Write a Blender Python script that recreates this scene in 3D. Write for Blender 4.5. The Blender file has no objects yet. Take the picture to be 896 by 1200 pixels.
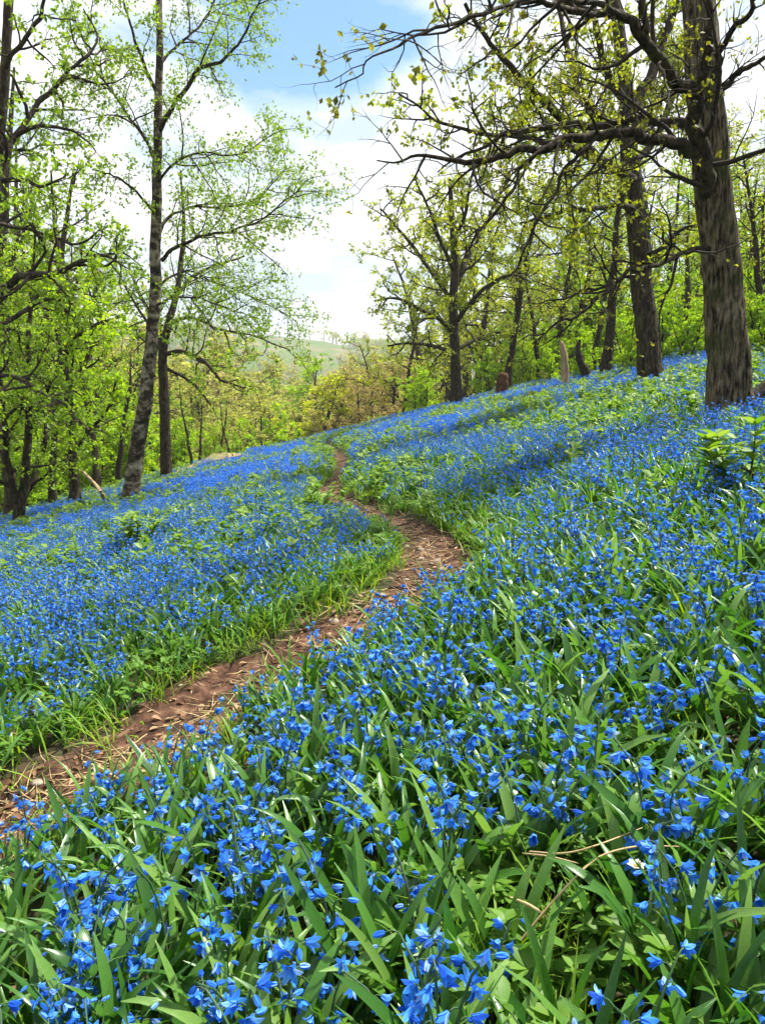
import bpy, math, random
import numpy as np
from mathutils import Vector

# ------------------------------------------------------------------ camera, sky, sun, exposure
S = bpy.context.scene
COL = S.collection
EYE = 1.0                       # eye height above the slope, metres
F = 873.0                       # focal length in photo pixels (896 x 1200)
PITCH = math.radians(8.47)
cd = bpy.data.cameras.new('camera')
cam = bpy.data.objects.new('camera', cd)
COL.objects.link(cam)
cam.location = (0, 0, EYE)
cam.rotation_euler = (math.pi / 2 - PITCH, 0, 0)
cd.sensor_fit = 'VERTICAL'
cd.angle = 2 * math.atan(600 / F)
cd.clip_start = 0.02
cd.clip_end = 6000
S.camera = cam

SUN_EL, SUN_AZ = math.radians(62), math.radians(62)     # azimuth clockwise from +y
w = bpy.data.worlds.new('World')
S.world = w
w.use_nodes = True
nt = w.node_tree
nt.nodes.clear()
def N(t, kind, **kw):
    n = t.nodes.new(kind)
    for k, v in kw.items():
        if k.startswith('i_'):
            n.inputs[k[2:].replace('_', ' ')].default_value = v
        else:
            setattr(n, k, v)
    return n
sky = N(nt, 'ShaderNodeTexSky', sky_type='NISHITA', sun_disc=False, sun_elevation=SUN_EL, sun_rotation=SUN_AZ, air_density=1.0, dust_density=0.6, ozone_density=1.6)
tc = N(nt, 'ShaderNodeTexCoord')
mp = N(nt, 'ShaderNodeMapping')
mp.inputs['Scale'].default_value = (1.0, 1.0, 2.6)
mp.inputs['Location'].default_value = (3.1, 0.4, 1.7)
n1 = N(nt, 'ShaderNodeTexNoise', i_Scale=2.3, i_Detail=9.0, i_Roughness=0.58)
n2 = N(nt, 'ShaderNodeTexNoise', i_Scale=5.0, i_Detail=6.0, i_Roughness=0.55)
dn = N(nt, 'ShaderNodeVectorMath', operation='DISTANCE')     # the clear gap among the clouds
dn.inputs[1].default_value = (-0.075, 0.90, 0.43)
gap = N(nt, 'ShaderNodeMapRange')
gap.inputs['From Min'].default_value = 0.03; gap.inputs['From Max'].default_value = 0.16
gap.inputs['To Min'].default_value = -0.17; gap.inputs['To Max'].default_value = 0.12
add = N(nt, 'ShaderNodeMath', operation='ADD')
ramp = N(nt, 'ShaderNodeValToRGB')
ramp.color_ramp.elements[0].position = 0.42; ramp.color_ramp.elements[1].position = 0.56
ramp.color_ramp.elements[0].color = (0.03, 0.03, 0.03, 1); ramp.color_ramp.elements[1].color = (1, 1, 1, 1)
cr2 = N(nt, 'ShaderNodeValToRGB')
cr2.color_ramp.elements[0].position = 0.42; cr2.color_ramp.elements[1].position = 0.56
cr2.color_ramp.elements[0].color = (3.3, 4.1, 4.7, 1); cr2.color_ramp.elements[1].color = (5.8, 5.85, 5.95, 1)
mx = N(nt, 'ShaderNodeMix', data_type='RGBA')
bg = N(nt, 'ShaderNodeBackground', i_Strength=0.09)
out = N(nt, 'ShaderNodeOutputWorld')
L = nt.links.new
L(tc.outputs['Generated'], mp.inputs['Vector']); L(mp.outputs[0], n1.inputs['Vector']); L(mp.outputs[0], n2.inputs['Vector'])
L(tc.outputs['Generated'], dn.inputs[0]); L(dn.outputs['Value'], gap.inputs['Value'])
L(n1.outputs[0], add.inputs[0]); L(gap.outputs[0], add.inputs[1]); L(add.outputs[0], ramp.inputs[0])
L(n2.outputs[0], cr2.inputs[0])
L(ramp.outputs[0], mx.inputs['Factor']); tint = N(nt, 'ShaderNodeMix', data_type='RGBA', blend_type='MULTIPLY', i_Factor=1.0)
tint.inputs['B'].default_value = (0.62, 0.95, 1.05, 1)
L(sky.outputs[0], tint.inputs['A']); L(tint.outputs['Result'], mx.inputs['A']); L(cr2.outputs[0], mx.inputs['B'])
L(mx.outputs['Result'], bg.inputs['Color']); L(bg.outputs[0], out.inputs['Surface'])

sd = bpy.data.lights.new('sun', 'SUN')
sd.energy = 5.0; sd.angle = math.radians(2.0); sd.color = (1.0, 0.95, 0.86)
so = bpy.data.objects.new('sun', sd)
COL.objects.link(so)
sdir = Vector((math.sin(SUN_AZ) * math.cos(SUN_EL), math.cos(SUN_AZ) * math.cos(SUN_EL), math.sin(SUN_EL)))
so.rotation_euler = sdir.to_track_quat('Z', 'Y').to_euler()
so.location = (6, -8, 20)

vs = S.view_settings
vs.view_transform = 'Standard'; vs.look = 'None'; vs.exposure = 1.25; vs.gamma = 1.0; vs.use_curve_mapping = False
S.render.engine = 'CYCLES'
cy = S.cycles
cy.max_bounces = 6; cy.diffuse_bounces = 2; cy.glossy_bounces = 2; cy.transmission_bounces = 4; cy.transparent_max_bounces = 4
cy.use_denoising = True
cy.sample_clamp_indirect = 6.0
cy.use_adaptive_sampling = True; cy.adaptive_threshold = 0.02

# ------------------------------------------------------------------ helpers
RNG = np.random.default_rng(7)
UP = np.array([0, 0, 1.0])

def lattice(ix, iy, seed):
    h = (ix.astype(np.int64) * 374761393 + iy.astype(np.int64) * 668265263 + seed * 974634211) & 0x7fffffff
    h = ((h ^ (h >> 13)) * 1274126177) & 0x7fffffff
    h = h ^ (h >> 16)
    return (h & 0xffff) / 65535.0

def vnoise(x, y, seed=0):
    x = np.asarray(x, float); y = np.asarray(y, float)
    ix = np.floor(x); iy = np.floor(y)
    fx = x - ix; fy = y - iy
    fx = fx * fx * (3 - 2 * fx); fy = fy * fy * (3 - 2 * fy)
    a = lattice(ix, iy, seed); b = lattice(ix + 1, iy, seed); c = lattice(ix, iy + 1, seed); d = lattice(ix + 1, iy + 1, seed)
    return (a * (1 - fx) + b * fx) * (1 - fy) + (c * (1 - fx) + d * fx) * fy

def fbm(x, y, seed=0, o=4):
    s = 0; a = 0.5; t = 0
    for k in range(o):
        s = s + a * vnoise(np.asarray(x) * 2 ** k, np.asarray(y) * 2 ** k, seed + k * 17); t += a; a *= 0.5
    return s / t

def sstep(a, b, x):
    t = np.clip((np.asarray(x, float) - a) / (b - a), 0, 1)
    return t * t * (3 - 2 * t)

def pix(px, py, Y):
    """World point at depth Y (metres along +y) whose photo pixel is (px, py)."""
    u = (px - 448.0) / F; v = (600.0 - py) / F
    c, s = math.cos(PITCH), math.sin(PITCH)
    d = np.array([u, c + v * s, -s + v * c])
    return np.array([0, 0, EYE]) + d * (Y / d[1])

def slope_plane(x, y):
    xs = np.where(np.asarray(x) > 22, 22 + (np.asarray(x) - 22) * 0.4, x)
    xs = np.where(xs < -22, -22 + (xs + 22) * 0.3, xs)
    return 0.235 * xs

def base_height(x, y):
    x = np.asarray(x, float); y = np.asarray(y, float)
    z = slope_plane(x, y)
    yc = np.clip(31 + 0.35 * x, 19, 38)
    over = np.clip(y - yc, 0, None)
    rt = sstep(0.02, 0.35, x / np.maximum(y, 1.0))
    amp = 13 - 8 * rt
    z = z - amp * (1 - np.exp(-(over / 42.0) ** 2))
    far = sstep(120, 420, y)
    z = z * (1 - far) + far * (-14 * (1 - rt) - 4 * rt)
    z = z + 72 * np.exp(-((y - 720) / 190.0) ** 2 - ((x + 150) / 330.0) ** 2)
    z = z + 50 * np.exp(-((y - 620) / 190.0) ** 2 - ((x - 520) / 330.0) ** 2) + 55 * np.exp(-((y - 520) / 200.0) ** 2 - ((x + 620) / 330.0) ** 2)
    z = z + 60 * sstep(800, 1300, np.hypot(x, y))
    return z

BANKS = [(-6.4, 28.0, 1.7, 1.2, 0.42), (-0.75, 37.0, 1.1, 1.5, 0.45), (-10.6, 27.0, 1.0, 1.2, 0.3)]     # x, y, radii, height
def bank(x, y):
    return sum(h * np.exp(-((x - a) / ra) ** 2 - ((y - b) / rb) ** 2) for a, b, ra, rb, h in BANKS) * (0.55 + 0.9 * fbm(x * 1.6, y * 0.8, 151, 3))

def bumpy(x, y):
    r = np.hypot(x, y)
    return 0.16 * (fbm(x * 0.55, y * 0.55, 3, 4) - 0.5) * np.clip(r / 3.0, 0.25, 1.0) + 0.05 * (fbm(x * 2.7, y * 2.7, 9, 3) - 0.5) + (fbm(x * 0.03, y * 0.03, 21, 4) - 0.5) * 9 * sstep(60, 300, r)

def ground_hit(px, py):
    """Where the ray of a photo pixel meets the plain slope."""
    YY = np.geomspace(0.6, 60, 1400)
    p0, p1 = pix(px, py, 1.0), pix(px, py, 2.0)
    xs = p0[0] * YY; zs = EYE + (p0[2] - EYE) * YY
    hit = np.where(zs <= base_height(xs, YY) + bumpy(xs, YY))[0]
    if len(hit): return pix(px, py, YY[hit[0]])
    return pix(px, py, 34.0)

path_px = [(-420, 1100), (-220, 1035), (-100, 1000), (0, 955), (100, 903), (190, 858), (265, 808), (345, 765), (420, 727), (475, 697), (512, 662), (508, 636), (478, 613), (436, 598), (398, 583), (386, 571), (392, 559), (405, 546), (395, 532), (385, 521), (402, 511), (430, 503)]
PATH = np.array([ground_hit(*p)[:2] for p in path_px])
def catmull(P, n):
    P = np.asarray(P, float)
    Q = np.vstack([2 * P[0] - P[1], P, 2 * P[-1] - P[-2]])
    o = []
    for i in range(len(P) - 1):
        a, b, c, d = Q[i:i + 4]
        for t in np.linspace(0, 1, n, endpoint=False):
            o.append(0.5 * (2 * b + (c - a) * t + (2 * a - 5 * b + 4 * c - d) * t * t + (3 * b - a - 3 * c + d) * t ** 3))
    o.append(P[-1])
    return np.array(o)
PATHC = catmull(PATH, 14)

def path_dist(x, y):
    """Distance to the path's centre line and the side (+ right of the walker, - left)."""
    x = np.atleast_1d(np.asarray(x, float)).ravel(); y = np.atleast_1d(np.asarray(y, float)).ravel()
    best = np.full(x.shape, 1e9); side = np.zeros(x.shape)
    for i in range(len(PATHC) - 1):
        a = PATHC[i]; d = PATHC[i + 1] - a
        l2 = d @ d + 1e-12
        t = np.clip(((x - a[0]) * d[0] + (y - a[1]) * d[1]) / l2, 0, 1)
        ex = x - a[0] - t * d[0]; ey = y - a[1] - t * d[1]
        q = np.hypot(ex, ey)
        m = q < best
        best = np.where(m, q, best)
        side = np.where(m, np.sign(ex * d[1] - ey * d[0]), side)
    return best, side

def height(x, y):
    x = np.asarray(x, float); y = np.asarray(y, float)
    shp = np.broadcast(x, y).shape
    z = base_height(x, y)
    r = np.hypot(x, y)
    z = z + bumpy(x, y) + bank(x, y)
    near = (r < 60).ravel() if shp else np.array([r < 60])
    X = np.broadcast_to(x, shp).ravel(); Yv = np.broadcast_to(y, shp).ravel()
    dd = np.zeros(X.shape)
    if near.any():
        d, s = path_dist(X[near], Yv[near])
        dd[near] = -0.07 * np.exp(-(d / 0.27) ** 4)
    return z + dd.reshape(shp)

def H(x, y):
    return float(height(np.array([x]), np.array([y]))[0])

def quads_mesh(name, V, Q, mats, mi=None, uv=None, smooth=True):
    me = bpy.data.meshes.new(name)
    V = np.asarray(V, np.float32).reshape(-1, 3); Q = np.asarray(Q, np.int32).reshape(-1, 4)
    me.vertices.add(len(V)); me.vertices.foreach_set('co', V.ravel())
    me.loops.add(len(Q) * 4); me.loops.foreach_set('vertex_index', Q.ravel())
    me.polygons.add(len(Q))
    me.polygons.foreach_set('loop_start', np.arange(0, len(Q) * 4, 4, dtype=np.int32))
    if mi is not None:
        me.polygons.foreach_set('material_index', np.asarray(mi, np.int32))
    if smooth is True or smooth is False:
        me.polygons.foreach_set('use_smooth', np.full(len(Q), smooth, bool))
    else:
        me.polygons.foreach_set('use_smooth', np.asarray(smooth, bool))
    if uv is not None:
        ul = me.uv_layers.new(name='UVMap')
        ul.data.foreach_set('uv', np.asarray(uv, np.float32)[Q.ravel()].ravel())
    for m in mats:
        me.materials.append(m)
    me.update(calc_edges=True)
    return me

class Acc:
    """Collects quads with a material slot each and uv per vertex."""
    def __init__(self): self.V = []; self.Q = []; self.M = []; self.U = []; self.n = 0
    def add(self, V, Q, m=0, U=None):
        V = np.asarray(V, float).reshape(-1, 3); Q = np.asarray(Q, int).reshape(-1, 4)
        self.V.append(V); self.Q.append(Q + self.n); self.M.append(np.full(len(Q), m))
        self.U.append(np.zeros((len(V), 2)) if U is None else np.asarray(U, float))
        self.n += len(V)
    def mesh(self, name, mats, smooth=True):
        return quads_mesh(name, np.vstack(self.V), np.vstack(self.Q), mats, np.concatenate(self.M), np.vstack(self.U), smooth)

def link(name, me, parent=None, loc=None, rot=None, scale=None):
    o = bpy.data.objects.new(name, me)
    COL.objects.link(o)
    if parent is not None: o.parent = parent
    if loc is not None: o.location = loc
    if rot is not None: o.rotation_euler = rot
    if scale is not None: o.scale = (scale,) * 3 if np.isscalar(scale) else scale
    return o

def thing(name, label, cat, loc=(0, 0, 0), group=None, me=None, rot=None, scale=None):
    o = link(name, me, None, loc, rot, scale)
    o['label'] = label; o['category'] = cat
    if group: o['group'] = group
    return o

def dup(root, label=None, group=None, loc=None, rot=None, scale=None):
    r = root.copy(); COL.objects.link(r)
    if loc is not None: r.location = loc
    if rot is not None: r.rotation_euler = rot
    if scale is not None: r.scale = (scale,) * 3 if np.isscalar(scale) else scale
    if label: r['label'] = label
    if group: r['group'] = group
    for ch in KIDS.get(root.name, []):
        c = ch.copy(); COL.objects.link(c); c.parent = r
        KIDS.setdefault(r.name, []).append(c)
        for g in KIDS.get(ch.name, []):
            d = g.copy(); COL.objects.link(d); d.parent = c
            KIDS.setdefault(c.name, []).append(d)
    return r
KIDS = {}
def part(name, me, parent, loc=None, rot=None, scale=None):
    o = link(name, me, parent, loc, rot, scale)
    KIDS.setdefault(parent.name, []).append(o)
    return o

# ------------------------------------------------------------------ materials
def mat(name):
    m = bpy.data.materials.new(name); m.use_nodes = True
    m.node_tree.nodes.clear()
    return m, m.node_tree

def ramp_node(t, stops):
    r = N(t, 'ShaderNodeValToRGB')
    e = r.color_ramp.elements
    while len(e) < len(stops): e.new(0.5)
    for k, (p, c) in enumerate(stops):
        e[k].position = p; e[k].color = (*c, 1)
    return r

def leaf_mat(name, c0, c1, c2, trans=0.35, rough=0.5, rand='island', veins=False, spec=0.3):
    m, t = mat(name); L = t.links.new
    o = N(t, 'ShaderNodeOutputMaterial')
    if rand == 'island':
        g = N(t, 'ShaderNodeNewGeometry'); src = g.outputs['Random Per Island']
    else:
        g = N(t, 'ShaderNodeObjectInfo'); g2 = N(t, 'ShaderNodeNewGeometry')
        a = N(t, 'ShaderNodeMath', operation='ADD'); b = N(t, 'ShaderNodeMath', operation='FRACT')
        L(g.outputs['Random'], a.inputs[0]); L(g2.outputs['Random Per Island'], a.inputs[1]); L(a.outputs[0], b.inputs[0]); src = b.outputs[0]
    r = ramp_node(t, [(0.0, c0), (0.5, c1), (1.0, c2)])
    L(src, r.inputs[0])
    col = r.outputs[0]
    p = N(t, 'ShaderNodeBsdfPrincipled', i_Roughness=rough)
    p.inputs['Specular IOR Level'].default_value = spec
    if veins:
        uv = N(t, 'ShaderNodeUVMap', uv_map='UVMap')
        sx = N(t, 'ShaderNodeSeparateXYZ'); L(uv.outputs[0], sx.inputs[0])
        mu = N(t, 'ShaderNodeMath', operation='MULTIPLY'); mu.inputs[1].default_value = 52.0
        sn = N(t, 'ShaderNodeMath', operation='SINE')
        L(sx.outputs['X'], mu.inputs[0]); L(mu.outputs[0], sn.inputs[0])
        bp = N(t, 'ShaderNodeBump', i_Strength=0.25, i_Distance=0.002)
        L(sn.outputs[0], bp.inputs['Height']); L(bp.outputs[0], p.inputs['Normal'])
        # paler towards the sheathed base
        rr = N(t, 'ShaderNodeMapRange'); rr.inputs['From Min'].default_value = 0.0; rr.inputs['From Max'].default_value = 0.3
        rr.inputs['To Min'].default_value = 0.55; rr.inputs['To Max'].default_value = 0.0
        L(sx.outputs['Y'], rr.inputs['Value'])
        mm = N(t, 'ShaderNodeMix', data_type='RGBA'); mm.inputs['B'].default_value = (0.13, 0.22, 0.06, 1)
        L(rr.outputs[0], mm.inputs['Factor']); L(col, mm.inputs['A']); col = mm.outputs['Result']
        nz = N(t, 'ShaderNodeTexNoise', i_Scale=60.0, i_Detail=3.0)
        hs = N(t, 'ShaderNodeHueSaturation'); mr = N(t, 'ShaderNodeMapRange')
        mr.inputs['To Min'].default_value = 0.7; mr.inputs['To Max'].default_value = 1.3
        L(nz.outputs[0], mr.inputs['Value']); L(mr.outputs[0], hs.inputs['Value']); L(col, hs.inputs['Color']); col = hs.outputs[0]
    L(col, p.inputs['Base Color'])
    tr = N(t, 'ShaderNodeBsdfTranslucent')
    hs2 = N(t, 'ShaderNodeHueSaturation', i_Saturation=1.1, i_Value=1.6); hs2.inputs['Hue'].default_value = 0.49
    L(col, hs2.inputs['Color']); L(hs2.outputs[0], tr.inputs['Color'])
    ms = N(t, 'ShaderNodeMixShader', i_Fac=trans)
    L(p.outputs[0], ms.inputs[1]); L(tr.outputs[0], ms.inputs[2]); L(ms.outputs[0], o.inputs['Surface'])
    return m

M_LEAF = leaf_mat('bluebell_leaf', (0.025, 0.095, 0.014), (0.07, 0.19, 0.026), (0.16, 0.29, 0.06), 0.35, 0.27, 'obj', True, 0.5)
M_STEM = leaf_mat('flower_stalk', (0.05, 0.12, 0.03), (0.06, 0.13, 0.05), (0.07, 0.12, 0.09), 0.15, 0.45, 'obj')
M_GRASS = leaf_mat('grass_blade', (0.08, 0.19, 0.012), (0.15, 0.29, 0.018), (0.25, 0.37, 0.04), 0.4, 0.5, 'obj')
M_COVER = leaf_mat('herb_leaf', (0.06, 0.15, 0.015), (0.10, 0.22, 0.022), (0.15, 0.27, 0.04), 0.4, 0.5, 'obj')
M_BRAMBLE = leaf_mat('bramble_leaf', (0.08, 0.17, 0.018), (0.14, 0.26, 0.03), (0.23, 0.34, 0.06), 0.4, 0.5, 'obj')
M_YELLOW = leaf_mat('young_oak_leaf', (0.15, 0.20, 0.02), (0.24, 0.30, 0.03), (0.35, 0.39, 0.06), 0.45, 0.55)
M_BRIGHT = leaf_mat('young_beech_leaf', (0.16, 0.30, 0.015), (0.26, 0.42, 0.022), (0.37, 0.52, 0.045), 0.5, 0.55)
M_BIRCHL = leaf_mat('young_birch_leaf', (0.11, 0.20, 0.02), (0.18, 0.30, 0.026), (0.28, 0.40, 0.05), 0.45, 0.5)
M_OLIVE = leaf_mat('opening_bud_leaf', (0.06, 0.06, 0.012), (0.17, 0.19, 0.02), (0.34, 0.36, 0.05), 0.4, 0.55)
M_PALE = leaf_mat('pale_spring_leaf', (0.23, 0.25, 0.05), (0.31, 0.33, 0.07), (0.39, 0.40, 0.11), 0.45, 0.6)
M_TAN = leaf_mat('bud_scale_leaf', (0.28, 0.23, 0.08), (0.36, 0.30, 0.11), (0.40, 0.37, 0.13), 0.4, 0.6)

def flower_mat():
    m, t = mat('bluebell_petal'); L = t.links.new
    o = N(t, 'ShaderNodeOutputMaterial')
    oi = N(t, 'ShaderNodeObjectInfo'); g = N(t, 'ShaderNodeNewGeometry')
    a = N(t, 'ShaderNodeMath', operation='ADD'); b = N(t, 'ShaderNodeMath', operation='FRACT')
    L(oi.outputs['Random'], a.inputs[0]); L(g.outputs['Random Per Island'], a.inputs[1]); L(a.outputs[0], b.inputs[0])
    r = ramp_node(t, [(0.0, (0.014, 0.085, 0.58)), (0.3, (0.032, 0.20, 0.86)), (0.65, (0.065, 0.33, 0.94)), (0.85, (0.16, 0.44, 0.95)), (1.0, (0.38, 0.56, 0.95))])
    L(b.outputs[0], r.inputs[0])
    uv = N(t, 'ShaderNodeUVMap', uv_map='UVMap'); sx = N(t, 'ShaderNodeSeparateXYZ'); L(uv.outputs[0], sx.inputs[0])
    # a darker stripe down each petal and a paler tip
    ab = N(t, 'ShaderNodeMapRange'); ab.inputs['From Min'].default_value = 0.0; ab.inputs['From Max'].default_value = 0.45
    ab.inputs['To Min'].default_value = 0.72; ab.inputs['To Max'].default_value = 1.1
    s5 = N(t, 'ShaderNodeMath', operation='SUBTRACT'); s5.inputs[1].default_value = 0.5
    aa = N(t, 'ShaderNodeMath', operation='ABSOLUTE')
    L(sx.outputs['X'], s5.inputs[0]); L(s5.outputs[0], aa.inputs[0]); L(aa.outputs[0], ab.inputs['Value'])
    hs = N(t, 'ShaderNodeHueSaturation'); L(r.outputs[0], hs.inputs['Color']); L(ab.outputs[0], hs.inputs['Value'])
    p = N(t, 'ShaderNodeBsdfPrincipled', i_Roughness=0.6); p.inputs['Specular IOR Level'].default_value = 0.15
    tr = N(t, 'ShaderNodeBsdfTranslucent')
    L(hs.outputs[0], p.inputs['Base Color']); L(hs.outputs[0], tr.inputs['Color'])
    ms = N(t, 'ShaderNodeMixShader', i_Fac=0.45)
    L(p.outputs[0], ms.inputs[1]); L(tr.outputs[0], ms.inputs[2]); L(ms.outputs[0], o.inputs['Surface'])
    return m
M_PETAL = flower_mat()

def rough_mat(name, stops, scale=8.0, stretch=(1, 1, 1), detail=8.0, bump=0.6, dist=0.02, rough=0.9, coords='Object', second=None):
    """Noise-driven opaque material; second = (colour, scale, lo, hi) lays a second noise patch over it."""
    m, t = mat(name); L = t.links.new
    o = N(t, 'ShaderNodeOutputMaterial'); tc = N(t, 'ShaderNodeTexCoord'); mp = N(t, 'ShaderNodeMapping')
    mp.inputs['Scale'].default_value = stretch
    L(tc.outputs[coords], mp.inputs['Vector'])
    n = N(t, 'ShaderNodeTexNoise', i_Scale=scale, i_Detail=detail, i_Roughness=0.62)
    L(mp.outputs[0], n.inputs['Vector'])
    r = ramp_node(t, stops); L(n.outputs[0], r.inputs[0])
    col = r.outputs[0]
    if second:
        c, sc, lo, hi = second
        n2 = N(t, 'ShaderNodeTexNoise', i_Scale=sc, i_Detail=6.0, i_Roughness=0.6); L(tc.outputs[coords], n2.inputs['Vector'])
        mr = N(t, 'ShaderNodeMapRange'); mr.inputs['From Min'].default_value = lo; mr.inputs['From Max'].default_value = hi
        L(n2.outputs[0], mr.inputs['Value'])
        mm = N(t, 'ShaderNodeMix', data_type='RGBA'); mm.inputs['B'].default_value = (*c, 1)
        L(mr.outputs[0], mm.inputs['Factor']); L(col, mm.inputs['A']); col = mm.outputs['Result']
    p = N(t, 'ShaderNodeBsdfPrincipled', i_Roughness=rough); p.inputs['Specular IOR Level'].default_value = 0.2
    b = N(t, 'ShaderNodeBump', i_Strength=bump, i_Distance=dist)
    L(n.outputs[0], b.inputs['Height']); L(b.outputs[0], p.inputs['Normal'])
    L(col, p.inputs['Base Color']); L(p.outputs[0], o.inputs['Surface'])
    return m
M_BARK = rough_mat('furrowed_bark', [(0.38, (0.014, 0.010, 0.007)), (0.5, (0.10, 0.078, 0.05)), (0.62, (0.23, 0.185, 0.12))], 34, (1, 1, 0.2), 12, 1.0, 0.06, 0.95, second=((0.05, 0.065, 0.015), 2.6, 0.5, 0.72))
M_BARKD = rough_mat('dark_mossy_bark', [(0.36, (0.010, 0.008, 0.006)), (0.5, (0.032, 0.024, 0.016)), (0.66, (0.085, 0.066, 0.04))], 22, (1, 1, 0.3), 7, 0.9, 0.03, 0.95, second=((0.07, 0.09, 0.02), 2.5, 0.56, 0.78))
M_BIRCH = rough_mat('birch_bark', [(0.38, (0.012, 0.010, 0.008)), (0.46, (0.05, 0.037, 0.026)), (0.52, (0.15, 0.12, 0.085)), (0.66, (0.32, 0.28, 0.22))], 3.2, (1.2, 1.2, 2.0), 12, 0.9, 0.03, 0.85, second=((0.03, 0.024, 0.016), 5.5, 0.52, 0.60))
M_TWIG = rough_mat('twig_bark', [(0.3, (0.014, 0.011, 0.008)), (0.7, (0.05, 0.038, 0.026))], 14, (1, 1, 1), 4, 0.4, 0.01, 0.9)
M_STRAW = rough_mat('dry_stem', [(0.3, (0.30, 0.20, 0.09)), (0.7, (0.55, 0.42, 0.22))], 30, (1, 1, 1), 4, 0.3, 0.003, 0.7)
M_DEADWOOD = rough_mat('dead_wood', [(0.3, (0.16, 0.10, 0.055)), (0.6, (0.36, 0.27, 0.17)), (0.75, (0.48, 0.38, 0.26))], 16, (1, 1, 0.2), 7, 0.8, 0.02, 0.9)
M_RUST = rough_mat('rotten_wood', [(0.3, (0.03, 0.014, 0.008)), (0.7, (0.12, 0.055, 0.025))], 18, (1, 1, 0.4), 7, 0.8, 0.02, 0.95)
M_SOIL = rough_mat('woodland_soil', [(0.3, (0.018, 0.013, 0.008)), (0.5, (0.045, 0.035, 0.018)), (0.72, (0.10, 0.075, 0.04))], 9, (1, 1, 1), 10, 0.8, 0.03, 0.95, second=((0.03, 0.045, 0.012), 1.6, 0.5, 0.68))
M_PASTURE = rough_mat('valley_grass', [(0.3, (0.04, 0.075, 0.02)), (0.5, (0.07, 0.115, 0.026)), (0.7, (0.12, 0.14, 0.045))], 0.02, (1, 1, 1), 8, 0.2, 0.5, 0.95, second=((0.16, 0.14, 0.07), 0.05, 0.52, 0.62))
M_FLOOR = rough_mat('leaf_strewn_floor', [(0.3, (0.10, 0.065, 0.03)), (0.5, (0.24, 0.17, 0.09)), (0.7, (0.36, 0.27, 0.16))], 5, (1, 1, 1), 12, 0.8, 0.05, 0.95, second=((0.09, 0.15, 0.03), 0.5, 0.56, 0.70))
M_PATH = rough_mat('trodden_earth', [(0.36, (0.016, 0.008, 0.005)), (0.48, (0.062, 0.029, 0.017)), (0.59, (0.12, 0.062, 0.037)), (0.70, (0.25, 0.155, 0.10))], 13, (1, 1, 1), 12, 1.0, 0.035, 0.95, second=((0.075, 0.045, 0.026), 3.1, 0.5, 0.66))
M_LITTER = leaf_mat('dead_leaf', (0.09, 0.045, 0.02), (0.22, 0.12, 0.06), (0.40, 0.27, 0.15), 0.15, 0.7, 'obj')
M_WHITE = leaf_mat('white_petal', (0.7, 0.66, 0.55), (0.78, 0.75, 0.66), (0.8, 0.78, 0.7), 0.3, 0.5, 'obj')
M_CONE = rough_mat('anther', [(0.3, (0.5, 0.35, 0.05)), (0.7, (0.6, 0.45, 0.1))], 60)

# ------------------------------------------------------------------ ground, path
def build_ground():
    ring = np.concatenate([[0.02], np.geomspace(0.12, 1300, 330)])
    na = 420
    ang = np.linspace(0, 2 * math.pi, na, endpoint=False)
    # denser columns ahead of the camera
    ang = ang + 0.75 * np.sin(ang - math.pi / 2 + math.pi) * 0
    R, A = np.meshgrid(ring, ang, indexing='ij')
    X = R * np.sin(A); Y = R * np.cos(A)
    Z = height(X, Y)
    V = np.stack([X, Y, Z], -1).reshape(-1, 3)
    i, j = np.meshgrid(np.arange(len(ring) - 1), np.arange(na), indexing='ij')
    j2 = (j + 1) % na
    Q = np.stack([i * na + j, i * na + j2, (i + 1) * na + j2, (i + 1) * na + j], -1).reshape(-1, 4)
    cen = V[Q].mean(1)
    mi = (np.hypot(cen[:, 0], cen[:, 1]) > 75).astype(int)
    yc = np.clip(31 + 0.35 * cen[:, 0], 19, 38)
    beyond = (cen[:, 1] > yc + 6 + 5 * (fbm(cen[:, 0] * 0.3, cen[:, 1] * 0.3, 71) - 0.5)) | (bank(cen[:, 0], cen[:, 1]) > 0.16) | (cen[:, 0] < -0.98 * np.maximum(15.0, cen[:, 1] * 0.75))
    mi = np.where((mi == 0) & beyond, 2, mi)
    o = link('ground', quads_mesh('ground', V, Q[:, ::-1], [M_SOIL, M_PASTURE, M_FLOOR], mi))
    o['kind'] = 'structure'; o['label'] = 'sloping woodland floor falling away into the valley'
build_ground()

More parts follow.
